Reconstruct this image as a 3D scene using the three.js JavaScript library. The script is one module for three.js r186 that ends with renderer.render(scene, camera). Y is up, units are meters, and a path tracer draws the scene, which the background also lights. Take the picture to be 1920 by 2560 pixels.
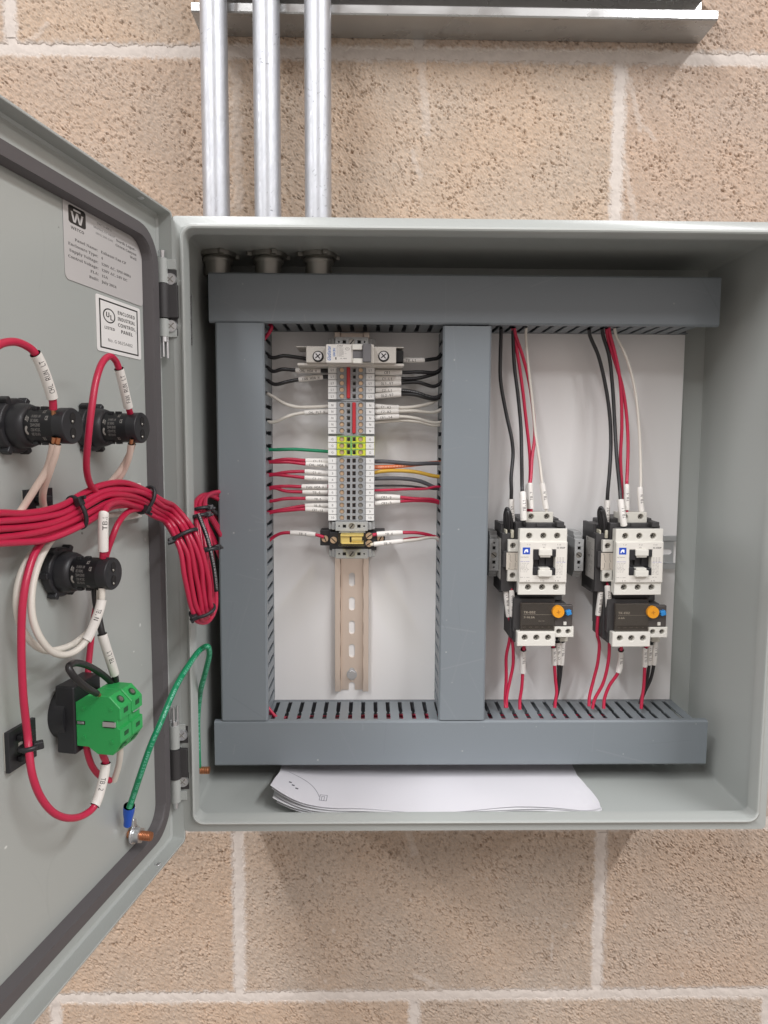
import * as THREE from 'three';
import { RoundedBoxGeometry } from 'three/addons/geometries/RoundedBoxGeometry.js';
import { mergeGeometries, toCreasedNormals } from 'three/addons/utils/BufferGeometryUtils.js';
import { RectAreaLightUniformsLib } from 'three/addons/lights/RectAreaLightUniformsLib.js';
import { createNoise2D, createNoise3D } from 'simplex-noise';

// ------------------------------------------------------------------ camera, light, exposure
const scene = new THREE.Scene();
const camera = new THREE.PerspectiveCamera(70.835, 0.75, 0.02, 30);
camera.position.set(0.1521, -0.3918, 0.7657);
camera.rotation.order = 'YXZ';
camera.rotation.set(-0.0935, -0.0179, 0.0051);
const renderer = new THREE.WebGLRenderer();
renderer.toneMapping = THREE.LinearToneMapping;
renderer.toneMappingExposure = 1.45;
renderer.shadowMap.enabled = true;
RectAreaLightUniformsLib.init();
scene.background = new THREE.Color(0.43, 0.382, 0.362);          // the room's diffuse bounce
// two ceiling strip lights flank the cabinet; the outer two are added as fill
const LAMPS = [{ x: -0.95, y: 1.65, z: 2.3, w: 0.09, l: 2.5, i: 80 }, { x: 1.75, y: 1.65, z: 2.3, w: 0.09, l: 2.5, i: 82 }, { x: -3.6, y: 1.65, z: 2.3, w: 0.09, l: 2.5, i: 76 }, { x: 4.5, y: 1.65, z: 2.3, w: 0.09, l: 2.5, i: 64 }];
const LAMP_COLOR = new THREE.Color(0.975, 0.99, 1.02);

// ------------------------------------------------------------------ helpers
const taken = {};
const numbered = (n) => { const k = taken[n] || 0; taken[n] = k + 1; return k ? n + '_' + String(k).padStart(3, '0') : n; };
let seed = 7;
const rnd = () => { seed = (seed * 1664525 + 1013904223) >>> 0; return seed / 4294967296; };
const N2 = createNoise2D(rnd), N3 = createNoise3D(rnd);
const V = (a) => new THREE.Vector3(a[0], a[1], a[2]);
const mesh = (name, geo, mat, parent) => { const m = new THREE.Mesh(geo, mat); m.name = name; m.castShadow = m.receiveShadow = true; if (parent) parent.add(m); return m; };
function thing(name, label, category, group, pos = [0, 0, 0], turn = 0) {
  const o = new THREE.Group(); o.name = numbered(name); scene.add(o); o.position.set(...pos); o.rotation.y = turn;
  o.userData = { label, category }; if (group) o.userData.group = group; return o;
}
// parts are written in world coordinates, then moved so that the thing's own origin is at its base
function settle(o, pos) { o.position.set(...pos); o.children.forEach((c) => c.geometry.translate(-pos[0], -pos[1], -pos[2]) && c.children.forEach((d) => d.geometry.translate(-pos[0], -pos[1], -pos[2]))); return o; }
const flat = (g) => { const h = g.index ? g.toNonIndexed() : g; for (const k of Object.keys(h.attributes)) if (!['position', 'normal', 'uv'].includes(k)) h.deleteAttribute(k); if (!h.attributes.uv) h.setAttribute('uv', new THREE.BufferAttribute(new Float32Array(h.attributes.position.count * 2), 2)); return h; };
const join = (...gs) => mergeGeometries(gs.flat().map(flat));
const rbox = (w, h, d, r = 0.0006, s = 1) => new RoundedBoxGeometry(w, h, d, s, Math.min(r, w / 2.2, h / 2.2, d / 2.2));
const bx = (x0, x1, y0, y1, z0, z1, r = 0.0005, s = 1) => rbox(Math.abs(x1 - x0), Math.abs(y1 - y0), Math.abs(z1 - z0), r, s).translate((x0 + x1) / 2, (y0 + y1) / 2, (z0 + z1) / 2);
const fb = (A, B, t, r = 0.0006) => bx(A[0], B[0], A[1], B[1], A[2] - t, A[2], r);       // a block from its front face's corners and its depth
const cyl = (r, h, n = 20, r2 = r) => new THREE.CylinderGeometry(r2, r, h, n).rotateX(Math.PI / 2);  // axis along z, middle at 0
const plate = (A, B, t = 0.0004) => new THREE.BoxGeometry(Math.abs(B[0] - A[0]), Math.abs(B[1] - A[1]), t).translate((A[0] + B[0]) / 2, (A[1] + B[1]) / 2, A[2] + t / 2);
const std = (c, rough, metal = 0, extra = {}) => new THREE.MeshStandardMaterial({ color: new THREE.Color().setRGB(...c), roughness: rough, metalness: metal, ...extra });
const phys = (c, rough, extra = {}) => new THREE.MeshPhysicalMaterial({ color: new THREE.Color().setRGB(...c), roughness: rough, ...extra });
function extrudeX(pts, x0, x1, bevel = 0) {     // outline in (z, y), pulled along x
  const s = new THREE.Shape(pts.map(([z, y]) => new THREE.Vector2(-z, y)));
  return new THREE.ExtrudeGeometry(s, { depth: x1 - x0 - 2 * bevel, bevelEnabled: bevel > 0, bevelSize: bevel, bevelThickness: bevel, bevelSegments: 1 }).rotateY(Math.PI / 2).translate(x0 + bevel, 0, 0);
}
function extrudeY(pts, y0, y1, bevel = 0) {     // outline in (x, z), pulled along y
  const s = new THREE.Shape(pts.map(([x, z]) => new THREE.Vector2(x, -z)));
  return new THREE.ExtrudeGeometry(s, { depth: y1 - y0 - 2 * bevel, bevelEnabled: bevel > 0, bevelSize: bevel, bevelThickness: bevel, bevelSegments: 1 }).rotateX(-Math.PI / 2).translate(0, y0 + bevel, 0);
}
function panel(shape, z0, z1, bevel = 0) {      // outline with holes in (x, y), pulled along z
  return new THREE.ExtrudeGeometry(shape, { depth: z1 - z0 - 2 * bevel, bevelEnabled: bevel > 0, bevelSize: bevel, bevelThickness: bevel, bevelSegments: 1, curveSegments: 14 }).translate(0, 0, z0 + bevel);
}
const rectShape = (x0, x1, y0, y1) => new THREE.Shape([[x0, y0], [x1, y0], [x1, y1], [x0, y1]].map((p) => new THREE.Vector2(...p)));
const circ = (x, y, r) => new THREE.Path().absarc(x, y, r, 0, Math.PI * 2, true);
const rectHole = (x0, x1, y0, y1) => new THREE.Path([[x0, y0], [x0, y1], [x1, y1], [x1, y0]].map((p) => new THREE.Vector2(...p)));
function canvasTex(w, h, draw) { const c = document.createElement('canvas'); c.width = w; c.height = h; draw(c.getContext('2d'), w, h); const t = new THREE.CanvasTexture(c); t.colorSpace = THREE.SRGBColorSpace; t.anisotropy = 8; return t; }
function noiseTex(n, f, lo = 0, hi = 255) {
  const d = new Uint8Array(n * n * 4);
  for (let j = 0; j < n; j++) for (let i = 0; i < n; i++) { const v = THREE.MathUtils.clamp(f(i / n, j / n), 0, 1) * (hi - lo) + lo; d.set([v, v, v, 255], (j * n + i) * 4); }
  const t = new THREE.DataTexture(d, n, n); t.wrapS = t.wrapT = THREE.RepeatWrapping; t.magFilter = THREE.LinearFilter; t.minFilter = THREE.LinearMipmapLinearFilter; t.generateMipmaps = true; t.needsUpdate = true; return t;
}
// seamless value: noise read round two circles
const loopNoise = (u, v, f) => { const a = u * 6.28318, b = v * 6.28318, r = f / 6.28318; return 0.5 * (N3(Math.cos(a) * r + 9, Math.sin(a) * r, Math.cos(b) * r) + N3(Math.cos(a) * r, Math.sin(b) * r + 5, Math.sin(a) * r)); };
// a tube with its own frame: v = 0.5 looks towards `face`, u runs 0..1 along it
function tube(curve, r, { t0 = 0, t1 = 1, n = 24, m = 10, face = [0, 0, 1], caps = true } = {}) {
  const P = [], NO = [], UV = [], I = [], F = V(face), p = new THREE.Vector3(), T = new THREE.Vector3(), U = new THREE.Vector3(), G = new THREE.Vector3();
  const rr = typeof r === 'function' ? r : () => r;
  for (let i = 0; i <= n; i++) {
    const t = t0 + (t1 - t0) * i / n; curve.getPoint(t, p); curve.getTangent(t, T);
    U.crossVectors(F, T); if (U.lengthSq() < 1e-4) U.crossVectors(new THREE.Vector3(0, 1, 0.3), T); U.normalize(); G.crossVectors(T, U).normalize();
    for (let j = 0; j <= m; j++) {
      const a = -Math.PI + 2 * Math.PI * j / m, c = Math.cos(a), s = Math.sin(a), nx = G.x * c + U.x * s, ny = G.y * c + U.y * s, nz = G.z * c + U.z * s, q = rr(i / n);
      P.push(p.x + nx * q, p.y + ny * q, p.z + nz * q); NO.push(nx, ny, nz); UV.push(i / n, 0.5 + a / Math.PI);
    }
  }
  for (let i = 0; i < n; i++) for (let j = 0; j < m; j++) { const a = i * (m + 1) + j, b = a + m + 1; I.push(a, b, a + 1, b, b + 1, a + 1); }
  if (caps) for (const [i, s] of [[0, -1], [n, 1]]) {
    const k = P.length / 3; curve.getPoint(i ? t1 : t0, p); curve.getTangent(i ? t1 : t0, T); P.push(p.x, p.y, p.z); NO.push(T.x * s, T.y * s, T.z * s); UV.push(i ? 1 : 0, 0);
    for (let j = 0; j <= m; j++) { const a = (i * (m + 1) + j) * 3; P.push(P[a], P[a + 1], P[a + 2]); NO.push(T.x * s, T.y * s, T.z * s); UV.push(i ? 1 : 0, 0); }
    for (let j = 1; j <= m; j++) s > 0 ? I.push(k, k + j, k + j + 1) : I.push(k, k + j + 1, k + j);
  }
  const g = new THREE.BufferGeometry(); g.setIndex(I);
  g.setAttribute('position', new THREE.Float32BufferAttribute(P, 3)); g.setAttribute('normal', new THREE.Float32BufferAttribute(NO, 3)); g.setAttribute('uv', new THREE.Float32BufferAttribute(UV, 2)); return g;
}
const spline = (pts) => new THREE.CatmullRomCurve3(pts.map(V), false, 'centripetal');

// ------------------------------------------------------------------ materials
const orange = noiseTex(256, (u, v) => 0.5 + 0.35 * loopNoise(u, v, 40) + 0.25 * loopNoise(u, v, 90)); orange.repeat.set(14, 14);
const brushed = noiseTex(256, (u, v) => 0.55 + 0.3 * loopNoise(u, v, 14) + 0.25 * loopNoise(u, v, 60));
const M = {
  paint: phys([0.425, 0.445, 0.425], 0.27, { bumpMap: orange, bumpScale: 0.00005 }),
  gasket: std([0.105, 0.097, 0.10], 0.6),
  duct: std([0.215, 0.238, 0.258], 0.40, 0, { bumpMap: orange, bumpScale: 0.00002 }),
  ductIn: std([0.18, 0.197, 0.212], 0.55),
  white: phys([0.84, 0.825, 0.81], 0.32, { clearcoat: 0.3, clearcoatRoughness: 0.2 }),
  galv: std([0.74, 0.75, 0.77], 0.33, 0.85, { roughnessMap: brushed }),
  galvDull: std([0.43, 0.43, 0.42], 0.62, 0.7, { roughnessMap: brushed }),
  zinc: std([0.72, 0.73, 0.74], 0.3, 0.9),
  yellowZinc: std([0.90, 0.77, 0.66], 0.38, 0.8),
  copper: std([0.62, 0.27, 0.14], 0.35, 0.9),
  brass: std([0.68, 0.50, 0.34], 0.4, 0.75),
  steelDark: std([0.34, 0.33, 0.30], 0.4, 0.8),
  greenDark: std([0.008, 0.09, 0.025], 0.5),
  black: std([0.022, 0.022, 0.025], 0.42),
  charcoal: std([0.045, 0.043, 0.044], 0.5),
  hole: std([0.012, 0.011, 0.011], 0.7),
  tb: std([0.32, 0.328, 0.335], 0.48),
  tbYellow: std([0.62, 0.66, 0.05], 0.45),
  tbGreen: std([0.16, 0.45, 0.16], 0.45),
  bracket: std([0.36, 0.365, 0.36], 0.5),
  cream: std([0.74, 0.72, 0.66], 0.42),
  breaker: std([0.62, 0.585, 0.53], 0.45),
  lever: std([0.15, 0.145, 0.15], 0.5),
  redBar: std([0.52, 0.025, 0.035], 0.4),
  greenBlock: std([0.03, 0.38, 0.095], 0.45, 0, { bumpMap: orange, bumpScale: 0.00008 }),
  red: std([0.50, 0.018, 0.062], 0.32), redPink: std([0.52, 0.021, 0.070], 0.30), blackWire: std([0.020, 0.019, 0.020], 0.36), whiteWire: std([0.70, 0.66, 0.59], 0.42),
  pinkWhite: std([0.70, 0.55, 0.47], 0.42), greenWire: std([0.010, 0.24, 0.115], 0.36), greyWire: std([0.085, 0.085, 0.095], 0.5), orangeWire: std([0.72, 0.15, 0.04], 0.36), yellowWire: std([0.66, 0.40, 0.05], 0.36), navy: std([0.03, 0.045, 0.10], 0.4),
  sleeveWhite: std([0.78, 0.76, 0.73], 0.5), blueVinyl: std([0.015, 0.10, 0.55], 0.4),
  dial: std([0.80, 0.33, 0.015], 0.42), blueKnob: std([0.03, 0.25, 0.62], 0.4),
  lamp: new THREE.MeshStandardMaterial({ color: 0xffffff, emissive: new THREE.Color(1, 0.97, 0.92), emissiveIntensity: 6 }),
  lampBody: std([0.7, 0.7, 0.7], 0.5),
};

{
  const t = canvasTex(1024, 1024, (c, w, h) => { c.fillStyle = '#7f868b'; c.fillRect(0, 0, w, h); for (let i = 0; i < 160; i++) { const x = rnd() * w, y = rnd() * h, L = 20 + rnd() * 120, a = (rnd() - 0.5) * 1.2 + (rnd() > 0.5 ? 1.57 : 0); c.strokeStyle = rnd() > 0.45 ? `rgba(168,173,177,${0.04 + rnd() * 0.12})` : `rgba(92,97,102,${0.04 + rnd() * 0.10})`; c.lineWidth = 0.5 + rnd() * 2.2; c.beginPath(); c.moveTo(x, y); c.lineTo(x + Math.cos(a) * L, y + Math.sin(a) * L); c.stroke(); } for (let i = 0; i < 130; i++) { c.fillStyle = `rgba(205,206,204,${0.15 + rnd() * 0.6})`; c.beginPath(); c.ellipse(rnd() * w, rnd() * h, 0.5 + rnd() * 1.3, 0.5 + rnd() * 1.3, 0, 0, 7); c.fill(); } });
  t.wrapS = t.wrapT = THREE.RepeatWrapping; t.repeat.set(1.9, 1.9); M.duct.map = t; M.duct.color.setRGB(1, 1, 1);
}
// ------------------------------------------------------------------ lettering on the wire sleeves: one sheet, one row per text
const ROWS = [], rowOf = (t) => { let i = ROWS.indexOf(t); if (i < 0) { i = ROWS.length; ROWS.push(t); } return i; };
const SHEET_ROWS = 64, sheetCanvas = document.createElement('canvas'); sheetCanvas.width = 512; sheetCanvas.height = 2048;
const sheetTex = new THREE.CanvasTexture(sheetCanvas); sheetTex.colorSpace = THREE.SRGBColorSpace; sheetTex.anisotropy = 8;
const sleeveMat = std([1, 1, 1], 0.5, 0, { map: sheetTex });
function drawSheet() {
  const c = sheetCanvas.getContext('2d'); c.fillStyle = '#e6e2dc'; c.fillRect(0, 0, 512, 2048); c.fillStyle = '#151312'; c.textAlign = 'center'; c.textBaseline = 'middle';
  ROWS.forEach((t, i) => { const y = i * 32 + 16; c.font = '15px monospace'; c.save(); c.translate(256, y + 1); c.scale(2.0, 1); c.fillText(t, 0, 0); c.restore(); });
}
const printed = (base, ink, text) => { const t = canvasTex(1024, 32, (c) => { c.fillStyle = base; c.fillRect(0, 0, 1024, 32); c.fillStyle = ink; c.font = '13px monospace'; c.textBaseline = 'middle'; c.fillText(text.repeat(6).slice(0, 128), 2, 15); }); t.wrapS = t.wrapT = THREE.ClampToEdgeWrapping; return std([1, 1, 1], 0.36, 0, { map: t }); };
function sleeve(curve, t0, t1, r, text, parent, face) {
  const g = tube(curve, r, { t0, t1, n: 14, m: 16, face }), uv = g.attributes.uv, i = rowOf(text), len = Math.abs(curve.getPoint(t1).distanceTo(curve.getPoint(t0))), span = Math.min(1, len / 0.050);
  for (let k = 0; k < uv.count; k++) { const v = Math.min(0.97, Math.max(0.03, uv.getY(k))); uv.setXY(k, 0.5 + (uv.getX(k) - 0.5) * span, 1 - (i + 1 - v) / SHEET_ROWS); }
  return mesh('marker_sleeve', g, sleeveMat, parent);
}
// one wire: its insulation, the printed sleeves on it, the bared copper at its ends
function wire(label, group, mat, r, pts, sleeves = [], { face = [0, 0, 1], bare = '', cat = 'wire', n } = {}) {
  const o = thing('wire', label, cat, group), c = spline(pts), k = pts.length - 1;
  mesh('insulation', tube(c, r, { n: n || Math.max(20, k * 7), m: 12, face }), mat, o);
  for (const [a, b, text, rs] of sleeves) sleeve(c, a / k, b / k, rs || r + 0.0007, text, o, face);
  for (const e of bare) {
    const s = e === 's', p = c.getPoint(s ? 0 : 1), d = c.getTangent(s ? 0 : 1).multiplyScalar(s ? -1 : 1), q = p.clone().addScaledVector(d, 0.004);
    mesh('bare_end', tube(new THREE.LineCurve3(p.clone().addScaledVector(d, -0.001), q), r * 0.62, { n: 1, m: 8, face }), M.copper, o);
  }
  return settle(o, pts[0]);
}

// ------------------------------------------------------------------ the wall of concrete blocks
const JT = 0.0005, JB = -1.0175, CH = 0.2036, BL = 0.4072;           // bed joints above and below, course height, block length
const fbm = (x, y, o = 4) => { let s = 0, a = 0.5, f = 1; for (let i = 0; i < o; i++) { s += a * N2(x * f, y * f); a *= 0.5; f *= 2.1; } return s; };
const seg = (x, y, ax, ay, bx_, by) => { const dx = bx_ - ax, dy = by - ay, t = Math.max(0, Math.min(1, ((x - ax) * dx + (y - ay) * dy) / (dx * dx + dy * dy))); return Math.hypot(x - ax - t * dx, y - ay - t * dy); };
const SMEARS = [[...[.4106,-.0996,0], ...[.4254,-.1631,0], 0.006], [...[.4138,-.0214,0], ...[.4259,-.068,0], 0.006], [...[.4235,-.0602,0], ...[.4428,-.0795,0], 0.004], [...[.1998,-.0051,0], ...[.2079,-.0746,0], 0.008], [...[.1925,-.0943,0], ...[.201,-.1178,0], 0.005], [...[.1795,.0175,0], ...[.2037,.0102,0], 0.012],
  [...[.0146,-.0153,0], ...[.0151,-.1514,0], 0.010], [...[.1944,-.8197,0], ...[.2014,-.8456,0], 0.008], [...[.205,-.9939,0], ...[.2325,-1.0088,0], 0.006], [...[.3594,-.9563,0], ...[.359,-.9757,0], 0.003], [...[.4192,-.899,0], ...[.4117,-1.0153,0], 0.006], [...[-.1716,.0238,0], ...[-.1922,.0046,0], 0.005]];
const FLECKS = []; for (let i = 0; i < 60; i++) FLECKS.push([0.02 + 0.5 * Math.pow(rnd(), 0.7), -0.87 - 0.13 * rnd(), 0.0008 + 0.002 * rnd() * rnd()]);
const smear = (x, y) => { let m = 0; for (const s of SMEARS) m = Math.max(m, 1 - seg(x, y, s[0], s[1], s[3], s[4]) / s[6]); m = Math.max(0, m) * 0.85 + 0.55 * fbm(x * 110, y * 110, 4) * (m > 0 ? 1 : 0.6); for (const f of FLECKS) if (Math.abs(x - f[0]) < 0.006 && Math.abs(y - f[1]) < 0.006) m = Math.max(m, 1.4 - Math.hypot(x - f[0], (y - f[1]) * 0.7) / f[2]); return THREE.MathUtils.smoothstep(m, 0.25, 0.6); };
const TAN = [0.488, 0.384, 0.300], MORTAR = [0.64, 0.575, 0.52];
const wall = new THREE.Group(); wall.name = 'wall'; wall.userData = { kind: 'structure', label: 'tan concrete block wall with pale mortar joints behind the cabinet' }; scene.add(wall);
const blockMat = std([1, 1, 1], 0.95, 0, { vertexColors: true });
function axis(a, b, step, lo, hi, coarse) { // grid lines: fine between lo and hi, coarse outside
  const v = [a]; let x = a; while (x < b - 1e-6) { const s = x >= lo - coarse && x < hi ? step : coarse; x = Math.min(b, x + s); v.push(x); } return v;
}
function gridMesh(name, x0, x1, y0, y1, step, fn, parent, mat) {
  const xs = axis(x0, x1, step, -0.29, 0.66, Math.max(step, 0.006)), ys = axis(y0, y1, step, -1.085, 0.085, Math.max(step, 0.006));
  const nx = xs.length - 1, ny = ys.length - 1, P = new Float32Array((nx + 1) * (ny + 1) * 3), C = new Float32Array(P.length), I = new Uint32Array(nx * ny * 6), out = [0, 0, 0, 0];
  let k = 0;
  for (let j = 0; j <= ny; j++) for (let i = 0; i <= nx; i++, k += 3) { const x = xs[i], y = ys[j]; fn(x, y, out); P[k] = x; P[k + 1] = y; P[k + 2] = out[0]; C[k] = out[1]; C[k + 1] = out[2]; C[k + 2] = out[3]; }
  k = 0;
  for (let j = 0; j < ny; j++) for (let i = 0; i < nx; i++) { const a = j * (nx + 1) + i, b = a + nx + 1; I[k++] = a; I[k++] = a + 1; I[k++] = b; I[k++] = a + 1; I[k++] = b + 1; I[k++] = b; }
  const g = new THREE.BufferGeometry(); g.setAttribute('position', new THREE.BufferAttribute(P, 3)); g.setAttribute('color', new THREE.BufferAttribute(C, 3)); g.setIndex(new THREE.BufferAttribute(I, 1)); g.computeVertexNormals();
  return mesh(name, g, mat, parent);
}
function block(cx, top, fine, tint) {
  const x0 = cx - BL / 2, x1 = cx + BL / 2, y1 = top, y0 = top - CH;
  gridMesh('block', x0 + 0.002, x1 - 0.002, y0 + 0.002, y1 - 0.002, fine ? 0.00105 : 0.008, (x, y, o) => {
    const wx = x + 0.0016 * N2(x * 170, y * 170), wy = y + 0.0016 * N2(x * 170 + 50, y * 170);
    const n1 = N2(wx * 480, wy * 450), n2 = N2(wx * 900 + 40, wy * 860), n3 = N2(x * 120 + 7, y * 115 - 3), big = fbm(x * 20, y * 20, 3), crumb = N2(wx * 450 - 9, wy * 430), pit = N2(wx * 210 + 31, wy * 200);
    const rag = 0.0016 * N2(x * 260 + 3, y * 260) + 0.0016 * N2(x * 80, y * 80 + 8), e = Math.min(x - x0, x1 - x, y - y0, y1 - y) - 0.0072 + rag;      // distance inside the mortar's lap
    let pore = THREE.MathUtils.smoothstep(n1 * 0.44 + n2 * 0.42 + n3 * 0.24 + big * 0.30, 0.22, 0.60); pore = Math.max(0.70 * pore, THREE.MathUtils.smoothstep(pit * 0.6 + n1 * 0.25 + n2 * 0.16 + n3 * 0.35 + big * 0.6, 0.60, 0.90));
    const sm = smear(x, y), lap = 1 - THREE.MathUtils.smoothstep(e, -0.0022, 0.0022); pore *= 1 - 0.85 * Math.max(sm, lap);
    let h = 0.0005 * n3 + 0.0004 * crumb + 0.0003 * n2 + 0.0004 * big - 0.0031 * pore + 0.0003 * sm;
    h = h * (1 - lap) + (-0.0006 + 0.0003 * crumb) * lap; h -= 0.0030 * (1 - THREE.MathUtils.smoothstep(e, -0.0045, -0.0022));
    o[0] = h;
    const grain = N2(x * 900, y * 900), g = 1 + 0.12 * grain + 0.09 * crumb + 0.13 * big, warm = 0.045 * N2(wx * 380 + 9, wy * 380) + 0.03 * N2(x * 9 + cx, y * 9), poreShade = pore * 0.22;  // pores get a darker colour: shade of the recess put into the vertices
    const w = Math.max(sm * 0.36, lap * 0.9);
    for (let c = 0; c < 3; c++) { const base = TAN[c] * tint[c] * g * (1 + (c === 0 ? warm : c === 2 ? -warm : 0)) * (1 - poreShade * (0.9 + 0.2 * c)); o[c + 1] = base + (MORTAR[c] * (0.94 + 0.06 * crumb + 0.05 * grain) - base) * w; }
  }, wall, blockMat);
}
const tints = [[1.0, 0.985, 0.98], [1.04, 1.03, 1.01], [0.99, 0.965, 0.965], [1.02, 1.01, 0.93], [0.95, 0.935, 0.93], [1.03, 1.0, 0.97], [0.97, 0.98, 0.99]];
let tintN = 0;
const COURSES = [[-2, 0.198], [-1, -0.003], [0, 0.198], [1, -0.0035], [2, 0.198], [3, -0.0005], [4, 0.202], [5, 0.005], [6, 0.2035], [7, 0.0], [8, 0.2035]];
for (const [row, joint] of COURSES) {
  const top = JT + CH - row * CH, fine = row === 0 || row === 1 || row === 5 || row === 6;
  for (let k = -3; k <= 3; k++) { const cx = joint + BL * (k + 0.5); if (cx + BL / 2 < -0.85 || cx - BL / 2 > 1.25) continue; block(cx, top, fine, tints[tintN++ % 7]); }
}
{ // mortar beds and perpends: strips a little below the block faces, lapping the ragged arrises
  const mort = (x, y, o) => { const n = fbm(x * 60, y * 60, 4), f = N2(x * 600, y * 600); o[0] = -0.0014 + 0.0007 * n + 0.0002 * f; const g = 0.97 + 0.07 * n + 0.05 * f; for (let c = 0; c < 3; c++) o[c + 1] = MORTAR[c] * g; };
  for (let r = -3; r <= 8; r++) { const y = JT - (r) * CH, fine = r === 0 || r === 1 || r === 4 || r === 5; gridMesh('mortar_joint', -1.05, 1.45, y - 0.012, y + 0.012, fine ? 0.0016 : 0.006, (x, yy, o) => { mort(x, yy, o); const d = (yy - y + 0.002) / 0.008; o[0] += 0.0008 * Math.max(0, 1 - d * d); }, wall, blockMat); }
  for (const [row, joint] of COURSES) {
    const top = JT + CH - row * CH;
    for (let k = -3; k <= 4; k++) { const x = joint + BL * k; if (x < -0.85 || x > 1.25) continue; gridMesh('mortar_joint', x - 0.012, x + 0.012, top - CH + 0.0105, top - 0.0105, x < -0.3 || x > 0.68 || row < 0 || row > 6 ? 0.006 : 0.0016, (xx, y, o) => { mort(xx, y, o); const d = (xx - x) / 0.008; o[0] += 0.0007 * Math.max(0, 1 - d * d); }, wall, blockMat); }
  }
  mesh('wall_core', new THREE.BoxGeometry(2.6, 2.5, 0.19).translate(0.2, -0.43, -0.1015), std([0.5, 0.38, 0.3], 0.95), wall);
}

mesh('floor', new THREE.BoxGeometry(12, 0.1, 8.2).translate(0.2, -1.72, 3.9), std([0.20, 0.185, 0.17], 0.7), scene).userData = { kind: 'structure', label: 'unseen grey floor added below the cabinet to block low light' };  // floor added out of view to cut ambient light from below
// ------------------------------------------------------------------ ceiling strip lights and the two added fill lamps
LAMPS.forEach((L, i) => {
  const t = thing('strip_light', ['ceiling strip light up to the left, nearest the open door', 'ceiling strip light up to the right of the cabinet', 'unseen fill lamp added far to the left', 'unseen fill lamp added far to the right'][i], 'ceiling light', null, [L.x, L.y, L.z]);
  mesh('housing', rbox(L.w + 0.04, 0.05, L.l + 0.04, 0.006).translate(0, 0.033, 0), M.lampBody, t);
  mesh('diffuser', rbox(L.w, 0.008, L.l, 0.002).translate(0, 0.0055, 0), M.lamp, t);
  const light = new THREE.RectAreaLight(LAMP_COLOR, L.i, L.w, L.l); light.position.set(L.x, L.y - 0.004, L.z); light.rotation.x = -Math.PI / 2; scene.add(light);
});

// ------------------------------------------------------------------ strut channel and conduits
{
  const t = thing('strut_channel', 'galvanized steel strut channel fixed across the wall above the cabinet', 'strut channel');
  const w = 0.0025, y0 = 0.0145, y1 = 0.0558, zf = 0.041, lip = 0.0095, b = 0.0012;
  const prof = [[0.0005, y0], [zf - b, y0], [zf, y0 + b], [zf, y0 + lip - b], [zf - b, y0 + lip], [zf - 0.008, y0 + lip], [zf - 0.008, y0 + lip - w], [zf - w, y0 + lip - w], [zf - w, y0 + w], [w, y0 + w], [w, y1 - w], [zf - w, y1 - w], [zf - w, y1 - 0.004 + w], [zf - 0.008, y1 - 0.004 + w], [zf - 0.008, y1 - 0.004], [zf - b, y1 - 0.004], [zf, y1 - 0.004 + b], [zf, y1 - b], [zf - b, y1], [0.0005, y1]];
  mesh('channel', extrudeX(prof, -0.0195, 0.4825), M.galvDull, t); settle(t, [0.23, 0.0145, 0]);
}
const conduitTex = noiseTex(256, (u, v) => 0.66 + 0.16 * loopNoise(u, v, 16) + 0.12 * loopNoise(u, v, 60)); conduitTex.repeat.set(1, 6);
const conduitCol = canvasTex(256, 1024, (c, w, h) => {
  c.fillStyle = '#d2d3d6'; c.fillRect(0, 0, w, h);
  for (let i = 0; i < 900; i++) { const x = rnd() * w, y = rnd() * h, g = 200 + rnd() * 50; c.fillStyle = `rgba(${g},${g},${g + 3},.14)`; c.beginPath(); c.ellipse(x, y, 2 + rnd() * 9, 4 + rnd() * 22, rnd(), 0, 7); c.fill(); }
  for (let i = 0; i < 26; i++) { const x = rnd() * w, y = rnd() * h, m = 4 + rnd() * 10; for (let k = 0; k < m; k++) { c.strokeStyle = `rgba(80,80,82,${0.20 + rnd() * 0.40})`; c.lineWidth = 0.5 + rnd(); const a = x + (rnd() - 0.5) * 46, b = y + (rnd() - 0.5) * 40; c.beginPath(); c.moveTo(a, b); c.lineTo(a + (rnd() - 0.5) * 18, b + (rnd() - 0.5) * 9); c.stroke(); } }
});
const conduitMat = std([0.72, 0.73, 0.74], 0.66, 0.70, { map: conduitCol, roughnessMap: conduitTex });
[[0.0053, 'leftmost of the three steel conduits rising from the cabinet top'], [0.0537, 'middle of the three steel conduits rising from the cabinet top'], [0.1011, 'right conduit of the three rising from the cabinet top']].forEach(([x, label], i) => {
  const t = thing('conduit', label, 'conduit', 'steel conduits entering the cabinet', [x, -0.2096, 0.060]);
  mesh('pipe', new THREE.CylinderGeometry(0.0125, 0.0125, 0.52, 40, 60, true).rotateY(i * 2.1).translate(0, 0.2595, 0), conduitMat, t);
  mesh('lock_nut', join(new THREE.CylinderGeometry(0.0175, 0.0175, 0.004, 8).translate(0, -0.0045, 0), [0, 1, 2, 3].map((k) => rbox(0.005, 0.004, 0.005).translate(0.0185, -0.0045, 0).rotateY(k * 1.57 + 0.4))), M.steelDark, t);
  mesh('threaded_end', new THREE.LatheGeometry([[0.0105, -0.024], [0.0125, -0.023], [0.0125, -0.012], [0.0145, -0.011], [0.0145, -0.008], [0.0128, -0.007], [0.0128, -0.002]].map((p) => new THREE.Vector2(...p)), 28), M.steelDark, t);
});

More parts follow.
